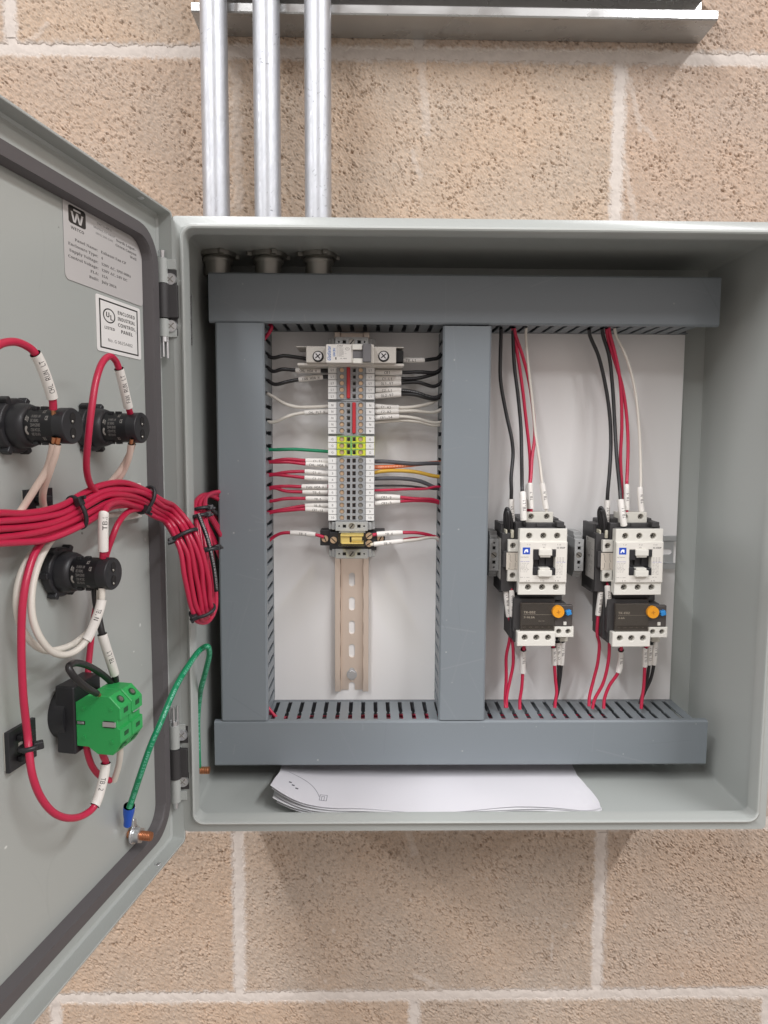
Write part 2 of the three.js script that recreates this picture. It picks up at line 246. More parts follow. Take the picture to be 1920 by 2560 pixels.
// ------------------------------------------------------------------ the cabinet: body, hinges, door
const X0 = -0.0094, X1 = 0.4999, Y0 = -0.7270, Y1 = -0.2101;
function ring(d, r, z, n = 6) {
  const pts = [], x0 = X0 + d, x1 = X1 - d, y0 = Y0 + d, y1 = Y1 - d;
  for (const [cx, cy, a] of [[x1 - r, y1 - r, 0], [x0 + r, y1 - r, 1], [x0 + r, y0 + r, 2], [x1 - r, y0 + r, 3]]) for (let i = 0; i <= n; i++) { const t = (a + i / n) * Math.PI / 2; pts.push(new THREE.Vector3(cx + r * Math.cos(t), cy + r * Math.sin(t), z)); }
  return pts;
}
function loft(rings, closed) {
  const P = [], UV = [], I = [], n = rings[0].length;
  rings.forEach((r) => { for (let j = 0; j <= n; j++) { const p = r[j % n]; P.push(p.x, p.y, p.z); UV.push(p.x + p.z, p.y + p.z); } });
  for (let i = 0; i < rings.length - 1; i++) for (let j = 0; j < n; j++) { const a = i * (n + 1) + j, b = a + n + 1; I.push(a, b, a + 1, b, b + 1, a + 1); }
  const g = new THREE.BufferGeometry(); g.setIndex(I); g.setAttribute('position', new THREE.Float32BufferAttribute(P, 3)); g.setAttribute('uv', new THREE.Float32BufferAttribute(UV, 2)); return toCreasedNormals(g.toNonIndexed(), 0.6);
}
const cabinet = thing('cabinet', 'grey painted steel control cabinet with its door swung open to the left', 'cabinet', null, [0, 0, 0]);
{
  const prof = [[0.0000, 0.004, 0.009], [0.0000, 0.004, 0.1663], [0.0006, 0.004, 0.1678], [0.0020, 0.004, 0.1685], [0.0066, 0.009, 0.1686], [0.0072, 0.0095, 0.1690], [0.0078, 0.0095, 0.1704], [0.0085, 0.0095, 0.1718], [0.0097, 0.009, 0.1725], [0.0108, 0.008, 0.1718], [0.0116, 0.007, 0.1697], [0.0121, 0.006, 0.165], [0.0122, 0.006, 0.1578], [0.0108, 0.006, 0.1575], [0.0104, 0.006, 0.1580], [0.0098, 0.006, 0.1666], [0.0018, 0.003, 0.1668], [0.0018, 0.003, 0.0108]];
  const g = loft(prof.map(([d, r, z]) => ring(d, r, z)));
  const back = new THREE.BoxGeometry(X1 - X0 - 0.0006, Y1 - Y0 - 0.0006, 0.0018).translate((X0 + X1) / 2, (Y0 + Y1) / 2, 0.00995);
  mesh('body', join(g, back), M.paint, cabinet);
  const foot = join([[X0 + 0.04, Y1 - 0.03], [X1 - 0.04, Y1 - 0.03], [X0 + 0.04, Y0 + 0.03], [X1 - 0.04, Y0 + 0.03]].map(([x, y]) => bx(x - 0.012, x + 0.012, y - 0.012, y + 0.012, 0.0002, 0.0088)));
  mesh('mounting_foot', foot, M.paint, cabinet);
}
// door: its own axes are x towards the hinge, y up, z out of its inner face
const DO = [-0.02067, 0, 0.16349], DTURN = 78.854 * Math.PI / 180;
const DT = -0.2071, DB = -0.7356, DW_ = -0.520, HF = 0.013;
const door = new THREE.Group(); door.name = 'door'; door.position.set(...DO); door.rotation.y = DTURN; cabinet.add(door);
{
  const rr = (x0, x1, y0, y1, r, z, n = 5) => { const p = []; for (const [cx, cy, a] of [[x1 - r, y1 - r, 0], [x0 + r, y1 - r, 1], [x0 + r, y0 + r, 2], [x1 - r, y0 + r, 3]]) for (let i = 0; i <= n; i++) { const t = (a + i / n) * Math.PI / 2; p.push(new THREE.Vector3(cx + r * Math.cos(t), cy + r * Math.sin(t), z)); } return p; };
  const R = (d, z, r = 0.004) => rr(DW_ + d, 0.0 - d, DB + d, DT - d, Math.max(0.0006, r - d * 0.2), z);
  const shell = loft([R(0.006, -0.0024), R(0.002, -0.002), R(0.0, -0.0002), R(0.0, HF - 0.0003), R(0.0004, HF), R(0.0014, HF), R(0.0018, HF - 0.0004), R(0.0018, 0.0016), R(0.0034, 0.0001), R(0.0050, 0)]);
  mesh('door_panel', join(shell, new THREE.BoxGeometry(0.509, 0.518, 0.0018).translate(-0.26, (DT + DB) / 2, -0.0014)), M.paint, door);
  const skin = canvasTex(1024, 1024, (c, w, h) => { c.fillStyle = '#aeb2ae'; c.fillRect(0, 0, w, h); for (let i = 0; i < 70; i++) { const x = rnd() * w, y = rnd() * h; c.strokeStyle = `rgba(${rnd() > 0.5 ? '205,208,204' : '140,143,140'},.10)`; c.lineWidth = 0.6 + rnd() * 5; c.beginPath(); c.moveTo(x, y); c.quadraticCurveTo(x + rnd() * 60 - 30, y + rnd() * 60, x + rnd() * 90 - 45, y + rnd() * 150); c.stroke(); } for (let i = 0; i < 45; i++) { c.fillStyle = rnd() > 0.4 ? 'rgba(232,234,230,.8)' : 'rgba(90,88,84,.7)'; c.beginPath(); c.ellipse(rnd() * w, rnd() * h, 0.6 + rnd() * 1.5, 0.6 + rnd() * 2.4, rnd() * 3, 0, 7); c.fill(); } });
  mesh('inner_panel', new THREE.PlaneGeometry(0.5102, 0.5187).translate(-0.26, (DT + DB) / 2, 0), phys([1, 1, 1], 0.30, { map: skin, bumpMap: orange, bumpScale: 0.00004 }), door);
  const G = (d, z, r) => rr(-0.497 + d, -0.0170 - d, -0.7155 + d, -0.2268 - d, r - d, z, 8);
  mesh('gasket', loft([G(0, 0.0002, 0.028), G(0, 0.0075, 0.028), G(0.001, 0.009, 0.028), G(0.0095, 0.009, 0.028), G(0.0105, 0.0075, 0.028), G(0.0105, 0.0002, 0.028)]), M.gasket, door);
  // bright beads standing in for shining holes in the top and bottom flange
  for (const y of [DT - 0.0019, DB + 0.0019]) mesh('rivet', new THREE.SphereGeometry(0.0026, 12, 8).scale(1, 0.35, 1).translate(-0.040, y, 0.0075), M.zinc, door);
}
const serif = 'serif', sans = 'sans-serif';
{ // the two labels on the door
  const A = [-.1259,-.2364,0], B = [-.0253,-.2342,0], Cc = [-.1278,-.2866,0], D = [-.0309,-.2864,0];
  const xl = -0.1180, xr = -0.0375, yt = -0.2465, yb = -0.3170;
  const nameplate = canvasTex(768, 672, (c, w, h) => {
    c.fillStyle = '#c6c3c1'; c.fillRect(0, 0, w, h); c.fillStyle = '#1c1817';
    c.beginPath(); c.roundRect(44, 40, 150, 150, 22); c.fill(); c.fillStyle = '#c6c3c1'; c.fillRect(88, 60, 62, 16); c.font = 'bold 118px ' + sans; c.textAlign = 'center'; c.fillText('W', 119, 172);
    c.fillStyle = '#1c1817'; c.font = 'bold 34px ' + sans; c.fillText('WETCO', 119, 236);
    c.font = '25px ' + serif; ['5907 S 400 E', 'Murray, UT 84107', '(801) 266-2381'].forEach((t, i) => c.fillText(t, 370, 84 + i * 46));
    c.textAlign = 'right'; c.font = 'bold 32px ' + serif; ['North Logan -', 'Green Canyon', 'Well'].forEach((t, i) => c.fillText(t, 706, 150 + i * 46));
    ['Panel Name:', 'Enclosure Type:', 'Supply Voltage:', 'Control Voltage:', 'FLA:', 'Built:'].forEach((t, i) => { c.textAlign = 'right'; c.font = 'bold 33px ' + serif; c.fillText(t, 300, 326 + i * 53); });
    ['Exhaust Fan CP', '4', '120V AC, 1PH 60Hz', '120V AC, 24V DC', '15A', 'July 2024'].forEach((t, i) => { c.textAlign = 'left'; c.font = 'bold 33px ' + serif; c.fillText(t, 328, 326 + i * 53); });
  });
  const mk = (quad, tex, r) => { // quad corners: top-left, top-right, bottom-left, bottom-right in door axes
    const [a, b, d, e] = quad, x0 = (a[0] + d[0]) / 2, x1 = (b[0] + e[0]) / 2, y1 = (a[1] + b[1]) / 2, y0 = (d[1] + e[1]) / 2, s = new THREE.Shape(); s.moveTo(x0 + r, y0); s.lineTo(x1 - r, y0); s.absarc(x1 - r, y0 + r, r, -Math.PI / 2, 0); s.lineTo(x1, y1 - r); s.absarc(x1 - r, y1 - r, r, 0, Math.PI / 2); s.lineTo(x0 + r, y1); s.absarc(x0 + r, y1 - r, r, Math.PI / 2, Math.PI); s.lineTo(x0, y0 + r); s.absarc(x0 + r, y0 + r, r, Math.PI, Math.PI * 1.5);
    const g = new THREE.ExtrudeGeometry(s, { depth: 0.0003, bevelEnabled: false }).translate(0, 0, 0.0002), p = g.attributes.position, uv = g.attributes.uv; for (let i = 0; i < p.count; i++) uv.setXY(i, (p.getX(i) - x0) / (x1 - x0), (p.getY(i) - y0) / (y1 - y0)); return mesh('label', g, phys([1, 1, 1], 0.35, { map: tex }), door);
  };
  const l1 = mk([A, B, Cc, D], nameplate, 0.004); l1.userData.label = 'silver data plate with panel name and voltages';
  const ul = canvasTex(512, 512, (c, w, h) => {
    c.fillStyle = '#efedea'; c.fillRect(0, 0, w, h); c.strokeStyle = '#17120f'; c.lineWidth = 13; c.strokeRect(40, 38, 432, 436); c.fillStyle = '#17120f';
    c.lineWidth = 11; c.beginPath(); c.arc(140, 168, 62, 0, 7); c.stroke(); c.font = 'bold 66px ' + sans; c.textAlign = 'center'; c.fillText('U', 124, 184); c.fillText('L', 164, 204); c.font = 'bold 36px ' + sans; c.fillText('LISTED', 142, 296);
    c.font = 'bold 46px ' + sans; ['ENCLOSED', 'INDUSTRIAL', 'CONTROL', 'PANEL'].forEach((t, i) => c.fillText(t, 340, 126 + i * 58, 210)); c.font = '40px ' + sans; c.fillText('No. G 0625A482', 262, 408, 330);
    c.save(); c.translate(458, 250); c.rotate(-Math.PI / 2); c.font = '12px ' + sans; c.fillText('C 2021 6', 0, 0); c.restore();
  });
  const l2 = mk([[-.0928,-.2889,0], [-.0333,-.2889,0], [-.093,-.327,0], [-.0323,-.3282,0]], ul, 0.002); l2.userData.label = 'white label with black border reading listed enclosed industrial control panel';
}
{ // hinges: painted knuckles on the cabinet, dark knuckle on the door, pin ends
  const H = (x, z, y, low, sx, sy) => {       // y: knuckle top, sleeve top, sleeve bottom, knuckle bottom
    const h = new THREE.Group(); h.name = 'hinge'; cabinet.add(h); const k = (a, b, r) => new THREE.CylinderGeometry(r, r, a - b, 22).translate(x, (a + b) / 2, z);
    mesh('knuckle', join(k(y[0], y[1], 0.0042), bx(x + 0.001, X0 + 0.004, y[0] - 0.008, y[0], z - 0.0036, z - 0.0016)), M.paint, h); mesh('knuckle', join(k(y[2], y[3], 0.0042), bx(x + 0.001, X0 + 0.004, y[3], y[3] + 0.008, z - 0.0036, z - 0.0016)), M.paint, h);
    mesh('sleeve', join(k(y[1] - 0.0006, y[2] + 0.0006, 0.0052), bx(x, X0 + 0.0055, y[2] + 0.001, y[1] - 0.001, z - 0.0036, z + 0.0006)), M.charcoal, h);
    sy.forEach((q) => { const s = mesh('screw', cyl(0.0052, 0.0022, 20, 0.0046).translate(sx, q, z - 0.0014), M.zinc, h); mesh('screw_slot', join(rbox(0.0070, 0.0009, 0.0006).rotateZ(0.8), rbox(0.0070, 0.0009, 0.0006).rotateZ(-0.75)).translate(sx, q, z - 0.0003), M.steelDark, s); mesh('recess', bx(sx - 0.0055, sx + 0.0050, q - 0.0075, q + 0.0075, z - 0.0030, z - 0.0024, 0.0002), M.charcoal, h); });
    const ye = low ? y[0] : y[3], s = low ? 1 : -1; // split pin prongs
    mesh('hinge_pin', join([-0.0028, 0, 0.0028].map((d, i) => new THREE.CylinderGeometry(0.0012, 0.0013, 0.017 - 0.002 * (i % 2), 8).translate(x + d, ye + s * 0.0085, z + 0.002 * (i % 2))), new THREE.CylinderGeometry(0.0036, 0.0036, 0.004, 16).translate(x, ye + s * 0.002, z)), M.zinc, h);
    mesh('pin_head', new THREE.CylinderGeometry(0.003, 0.0022, 0.006, 6).translate(x, (low ? y[3] - 0.003 : y[0] + 0.003), z), M.zinc, h);
  };
  const yy = (...q) => q.map((p) => p[1]), hx = [-.0156,-.2757,.1715], hx2 = [-.0142,-.6622,.1715];
  H(hx[0], 0.1715, yy([-.0149,-.2448,.1715], [-.0154,-.2641,.1715], [-.016,-.2921,.1715], [-.0163,-.3063,.1715]), false, [-.0098,-.2613,.1705][0], yy([-.0089,-.2607,.1705], [-.0097,-.2975,.1705]));
  H(hx2[0], 0.1715, yy([-.0135,-.6298,.1715], [-.0139,-.6499,.1715], [-.0145,-.6768,.1715], [-.0149,-.6971,.1715]), true, [-.0085,-.6397,.1705][0], yy([-.0085,-.639,.1705], [-.0094,-.6801,.1705]));
  // hinge screws' strips inside the cabinet's left wall
  for (const [ya, yb] of [[-0.262, -0.305], [-0.630, -0.678]]) { const s = mesh('hinge_plate', bx(X0 + 0.0019, X0 + 0.0030, yb, ya, 0.114, 0.134, 0.0004), M.galvDull, cabinet); for (const y of [ya - 0.008, (ya + yb) / 2, yb + 0.008]) mesh('nut', new THREE.CylinderGeometry(0.0024, 0.0024, 0.002, 6).rotateZ(Math.PI / 2).translate(X0 + 0.0040, y, 0.125), M.galvDull, s); }
  const st = mesh('ground_stud', join(new THREE.CylinderGeometry(0.0032, 0.0032, 0.013, 14).rotateZ(Math.PI / 2).translate(X0 + 0.0083, -0.6890, 0.130), [0, 1, 2, 3, 4].map((i) => new THREE.TorusGeometry(0.0032, 0.0004, 6, 14).rotateY(Math.PI / 2).translate(X0 + 0.0053 + i * 0.002, -0.6890, 0.130))), M.copper, cabinet); st.userData.label = 'copper stud on the inner left wall';
}

// ------------------------------------------------------------------ mounting plate and rails
const ZP = 0.0235;
{
  const t = thing('mounting_plate', 'white painted mounting plate at the back of the cabinet', 'back plate');
  mesh('plate', bx(0.0045, 0.4719, -0.7050, -0.2300, ZP - 0.0025, ZP, 0.0006), M.white, t);
  mesh('edge_return', bx(0.4695, 0.4719, -0.7050, -0.2300, 0.0112, ZP - 0.0027, 0.0004), M.white, t);
  settle(t, [0.238, -0.705, 0.0112]);
}
function rail(label, mat, len, slots, notch, mk) {
  const t = thing('mounting_rail', label, 'rail'); const hw = 0.0175, iw = 0.0125, th = 0.0011, zf = 0.0075;
  const web = rectShape(-iw, iw, -len, 0);
  if (notch) { const s = new THREE.Shape(); s.moveTo(-iw, 0); s.lineTo(-iw, -len); s.lineTo(-0.0033, -len); s.lineTo(-0.0033, -len + 0.005); s.absarc(0, -len + 0.005, 0.0033, Math.PI, 0, true); s.lineTo(0.0033, -len); s.lineTo(iw, -len); s.lineTo(iw, 0); web.curves = s.curves; }
  for (const y of slots) { const p = new THREE.Path(); p.absarc(0, y + 0.004, 0.0032, 0, Math.PI, false); p.absarc(0, y - 0.004, 0.0032, Math.PI, Math.PI * 2, false); web.holes.push(p); }
  const gs = [panel(web, 0, th)];
  for (const s of [-1, 1]) gs.push(bx(s * iw, s * (iw - th), -len, 0, th, zf, 0.0004), bx(s * (iw - th), s * hw, -len, 0, zf - th, zf, 0.0004));
  mesh('rail', join(gs), mat, t); mk(t); return t;
}
const railV = rail('long vertical mounting rail with yellowish zinc finish and slots below the terminal blocks', M.yellowZinc, 0.370, [-0.252, -0.2777, -0.3029, -0.3280, -0.3533].map((y) => y + 0), true, (t) => {
  const b = mesh('bolt', join(cyl(0.0046, 0.0026, 6).translate(0, 0, 0.003), cyl(0.0055, 0.001, 20).translate(0, 0, 0.0016)), M.zinc, t); b.position.set(0, -0.3533 - 0.0, 0);
});
railV.position.set(0.1323, -0.2800, ZP + 0.0002);
const railH = rail('short horizontal zinc mounting rail behind the two contactors', M.zinc, 0.199, [-0.018, -0.043, -0.068, -0.093, -0.118, -0.143, -0.168, -0.19], false, () => {});
railH.rotation.z = Math.PI / 2; railH.position.set(0.2695, -0.5018, ZP + 0.0002);

// ------------------------------------------------------------------ slotted wire ducts
const ZC = 0.0875, FL = 0.0560;
const fingerShape = new THREE.Shape([[-0.0043, 0], [0.0043, 0], [0.0043, 0.027], [0.0054, 0.0295], [0.0043, 0.031], [0.0043, FL - 0.0015], [0.0036, FL], [-0.0036, FL], [-0.0043, FL - 0.0015], [-0.0043, 0.033], [-0.0054, 0.0305], [-0.0043, 0.029]].map((p) => new THREE.Vector2(...p)));
const fingerGeo = new THREE.ExtrudeGeometry(fingerShape, { depth: 0.0012, bevelEnabled: false }).translate(0, 0, -0.0006).rotateX(Math.PI / 2);   // across x, along z, thin in y
const fingerGeoV = fingerGeo.clone().rotateZ(Math.PI / 2);
function duct(label, horiz, a0, a1, c, fingerSides, w0, w1, phase) {
  const t = thing('wire_duct', label, 'wire duct', null), hw = 0.0225, tk = 0.0013, lip = 0.0062, r = 0.0016;
  const prof = [[-hw, ZC - lip], [-hw, ZC - r], [-hw + r, ZC], [hw - r, ZC], [hw, ZC - r], [hw, ZC - lip], [hw - tk, ZC - lip], [hw - tk, ZC - tk - 0.0004], [-hw + tk, ZC - tk - 0.0004], [-hw + tk, ZC - lip]];
  mesh('cover', horiz ? extrudeX(prof.map(([y, z]) => [z, y + c]), a0, a1) : extrudeY(prof.map(([x, z]) => [x + c, z]), a0, a1), M.duct, t);
  const wy = hw - tk - 0.0009, g = [];
  for (const s of [-1, 1]) { const lo = s * wy - 0.0006, hi = s * wy + 0.0006, top = fingerSides.includes(s) ? ZP + 0.0065 : ZC - 0.003; g.push(horiz ? bx(w0, w1, c + lo, c + hi, ZP + 0.0002, top, 0.0002) : bx(c + lo, c + hi, w0, w1, ZP + 0.0002, top, 0.0002)); }
  g.push(horiz ? bx(w0, w1, c - wy + 0.0008, c + wy - 0.0008, ZP + 0.0002, ZP + 0.0018, 0.0002) : bx(c - wy + 0.0008, c + wy - 0.0008, w0, w1, ZP + 0.0002, ZP + 0.0018, 0.0002));
  mesh('base', join(g), M.ductIn, t);
  settle(t, horiz ? [w0, c, ZP] : [c, w0, ZP]);
  for (const s of fingerSides) for (let q = w0 + phase; q < w1 - 0.003; q += 0.0127) { const f = mesh('finger', horiz ? fingerGeo : fingerGeoV, M.duct, t); f.position.set(horiz ? q - w0 : s * wy, horiz ? s * wy : q - w0, 0.0062); }
  return t;
}
duct('grey slotted wire duct across the top of the cabinet', true, 0.0024, 0.4756, -0.2582, [-1], 0.0050, 0.4715, 0.0072);
duct('grey slotted wire duct across the bottom of the cabinet above the papers', true, 0.0008, 0.4830, -0.6822, [-1, 1], 0.0050, 0.4728, 0.0062);
duct('grey slotted vertical wire duct along the left side of the cabinet', false, -0.6590, -0.2810, 0.0302, [1], -0.6594, -0.2810, 0.0050);
duct('grey slotted vertical wire duct between the terminal blocks and the contactors', false, -0.6588, -0.2822, 0.2408, [-1], -0.6594, -0.2810, 0.0050);

// ------------------------------------------------------------------ terminal blocks
const TX = 0.1325, ZR = ZP + 0.0077;
const tbBodyGeo = (() => {
  const prof = [[-0.0195, 0.0], [-0.0215, 0.004], [-0.0225, 0.010], [-0.0225, 0.0250], [-0.0218, 0.0262], [-0.0147, 0.0262], [-0.0139, 0.0282], [0.0139, 0.0282], [0.0147, 0.0262], [0.0218, 0.0262], [0.0225, 0.0250], [0.0225, 0.010], [0.0215, 0.004], [0.0195, 0.0]];
  const body = extrudeY(prof, -0.00300, 0.00300, 0.0002);
  const top = rectShape(-0.0137, 0.0137, -0.0029, 0.0029); for (const x of [-0.0091, 0.0091]) top.holes.push(circ(x, 0, 0.00255)); for (const x of [-0.0027, 0.0027]) top.holes.push(rectHole(x - 0.0018, x + 0.0018, -0.0022, 0.0022));
  return join(body, panel(top, 0.0284, 0.0312, 0.0002));
})();
const tbScrewGeo = join(cyl(0.0020, 0.0016, 16).translate(0, 0, 0.0290), rbox(0.0036, 0.0007, 0.0003).rotateZ(0.9).translate(0, 0, 0.02985));
const tbSocketGeo = join(rbox(0.0034, 0.0042, 0.0006).translate(0, 0, 0.0288)), tbSockIn = rbox(0.0024, 0.0029, 0.0014).translate(0.0002, -0.0003, 0.0294);
const tagSheet = canvasTex(512, 512, (c) => { c.fillStyle = '#e4e3e0'; c.fillRect(0, 0, 512, 512); c.fillStyle = '#23211f'; c.textAlign = 'center'; c.textBaseline = 'middle'; c.font = '38px ' + sans; for (let i = 0; i < 16; i++) { const t = ['L1', 'N', 'G', '1', '2', '3', '4', '5', '6', '7', '8', '9', '10', '', '', ''][i]; c.fillText(t, (i % 4) * 128 + 64, Math.floor(i / 4) * 128 + 66); } });
const tagMat = std([1, 1, 1], 0.45, 0, { map: tagSheet });
const tagGeos = [...Array(13)].map((_, i) => { const g = new THREE.BoxGeometry(0.0082, 0.0057, 0.0036), uv = g.attributes.uv, u0 = (i % 4) / 4, v1 = 1 - Math.floor(i / 4) / 4; for (let k = 0; k < uv.count; k++) { const front = k >= 16 && k < 20; uv.setXY(k, u0 + (front ? 0.03 + uv.getX(k) * 0.19 : 0.01), v1 - 0.25 + (front ? 0.055 + uv.getY(k) * 0.14 : 0.01)); } return join(g); });
const terminalTypes = {};
function terminal(kind, body, tagIx, y, label, group) {
  let t = terminalTypes[kind];
  if (!t) {
    t = thing('terminal_block', label, 'terminal block', group); terminalTypes[kind] = t;
    mesh('body', tbBodyGeo, body, t);
    if (kind === 'earth') mesh('green_stripe', join(bx(-0.0137, 0.0137, 0.00235, 0.0030, 0.0280, 0.0315, 0.0001), bx(-0.0050, -0.0047, -0.0028, 0.0022, 0.0300, 0.0314, 0.0001), bx(0.0047, 0.0050, -0.0028, 0.0022, 0.0300, 0.0314, 0.0001), bx(-0.0008, 0.0008, -0.0028, 0.0022, 0.0300, 0.0314, 0.0001)), M.tbGreen, t);
    for (const x of [-0.0091, 0.0091]) mesh('screw', tbScrewGeo, kind === 'num' && x > 0 ? M.steelDark : M.brass, t).position.x = x;
    for (const x of [-0.0027, 0.0027]) { const s = mesh('test_socket', tbSocketGeo, kind === 'num' ? M.brownPlastic || (M.brownPlastic = std([0.25, 0.14, 0.105], 0.5)) : M.steelDark, t); s.position.x = x; mesh('socket_hole', tbSockIn, M.hole, s); }
    for (const x of [-0.0183, 0.0183]) mesh('number_tag', tagGeos[tagIx], tagMat, t).position.set(x, 0, 0.0282);
  } else { t = t.clone(); t.name = numbered('terminal_block'); t.userData = { label, category: 'terminal block', group }; scene.add(t); t.children.filter((c) => c.name === 'number_tag').forEach((c) => { c.geometry = tagGeos[tagIx]; }); }
  t.position.set(TX, y, ZR); return t;
}
const ORD = ['first', 'second', 'third', 'fourth', 'fifth'];
for (let i = 0; i < 5; i++) terminal('line', M.tb, 0, -0.3205 - i * 0.00627, `${ORD[i]} from the top of the five grey terminal blocks tagged L1`, 'terminal blocks on the vertical rail');
for (let i = 0; i < 5; i++) terminal('line', M.tb, 1, -0.3541 - i * 0.00616, `${ORD[i]} from the top of the five grey terminal blocks tagged N`, 'terminal blocks on the vertical rail');
for (let i = 0; i < 3; i++) terminal('earth', M.tbYellow, 2, -0.38685 - i * 0.00637, `${['top', 'middle', 'bottom'][i]} one of the three yellow-green ground terminal blocks`, 'terminal blocks on the vertical rail');
for (let i = 0; i < 10; i++) terminal('num', M.tb, 3 + i, -0.4077 - i * 0.00621, `${['first', 'second', 'third', 'fourth', 'fifth', 'sixth', 'seventh', 'eighth', 'ninth', 'tenth'][i]} grey block from the top of the ten numbered terminal blocks`, 'terminal blocks on the vertical rail');
for (const [y, label] of [[-0.3498, 'grey end plate between the L1 and N terminal blocks'], [-0.3827, 'grey end plate between the N and yellow-green terminal blocks'], [-0.4035, 'grey end plate between the yellow-green and numbered terminal blocks']]) {
  const t = thing('end_plate', label, 'end plate', 'plates between terminal groups', [TX, y, ZR]); mesh('plate', extrudeY([[-0.0228, 0.001], [-0.0228, 0.0262], [-0.0140, 0.0275], [-0.0060, 0.0312], [0.0060, 0.0312], [0.0140, 0.0275], [0.0228, 0.0262], [0.0228, 0.001]], -0.0009, 0.0009, 0.0002), std([0.30, 0.31, 0.315], 0.5), t);
}
for (const [x, ya, yb, label] of [[-0.0027, -0.3178, -0.3478, 'red jumper bar over the L1 terminal blocks'], [0.0027, -0.3514, -0.3814, 'red jumper bar over the N terminal blocks']]) {
  const t = thing('jumper_bar', label, 'jumper bar', null, [TX + x, yb, ZR + 0.0296]); mesh('bar', rbox(0.0034, ya - yb, 0.0036, 0.0010, 3).translate(0, (ya - yb) / 2, 0.0020), M.redBar, t);
}
// end brackets: grey clamp with a screw in the middle, two slots, two small holes
const bracketGeo = (() => {
  const top = rectShape(-0.0155, 0.0155, -0.0043, 0.0043); top.holes.push(circ(0, 0, 0.0033)); for (const s of [-1, 1]) top.holes.push(rectHole(s * 0.0071 - 0.0019, s * 0.0071 + 0.0019, -0.0018, 0.0018), circ(s * 0.0122, 0, 0.0011));
  return join(panel(top, 0.0300, 0.0330, 0.0003), bx(-0.0165, 0.0165, -0.0043, 0.0043, 0.004, 0.0295, 0.0008), bx(-0.0228, -0.0168, -0.0040, 0.0040, 0.0005, 0.0250, 0.0006), bx(0.0168, 0.0228, -0.0040, 0.0040, 0.0005, 0.0250, 0.0006), bx(-0.0195, -0.0165, -0.0040, 0.0040, 0.006, 0.0285, 0.0005), bx(0.0165, 0.0195, -0.0040, 0.0040, 0.006, 0.0285, 0.0005));
})();
const crossScrew = (r, h = 0.0015) => join(cyl(r, h, 20).translate(0, 0, h / 2));
const slotGeo = (r) => join(rbox(r * 1.7, r * 0.28, 0.0003).translate(0, 0, 0), rbox(r * 0.28, r * 1.7, 0.0003).translate(0, 0, 0));
function bracket(pos, label, rot = 0) {
  const t = thing('end_bracket', label, 'end bracket', 'end brackets on the rails', pos); t.rotation.z = rot;
  mesh('clamp', bracketGeo, M.bracket, t);
  mesh('recess', join([-1, 1].flatMap((s) => [bx(s * 0.0071 - 0.0019, s * 0.0071 + 0.0019, -0.0018, 0.0018, 0.0293, 0.0302, 0.0001), cyl(0.0011, 0.0008, 10).translate(s * 0.0122, 0, 0.0298)])), M.hole, t);
  const s = mesh('screw', crossScrew(0.0031, 0.0016).translate(0, 0, 0.0300), M.steelDark, t); mesh('screw_slot', rbox(0.0054, 0.0009, 0.0003).rotateZ(0.9).translate(0, 0, 0.0318), M.hole, s);
  return t;
}
bracket([0.1330, -0.4718, ZR], 'grey end bracket between terminal 10 and the relay');
bracket([0.1330, -0.4992, ZR], 'grey end bracket just below the relay');
bracket([0.1330, -0.2945, ZR + 0.002], 'shaded end bracket above the circuit breaker');
bracket([0.2735, -0.5000, ZR], 'grey end bracket half hidden beside the middle duct', Math.PI / 2);
bracket([0.3578, -0.5000, ZR], 'grey end bracket between the two contactors', Math.PI / 2);

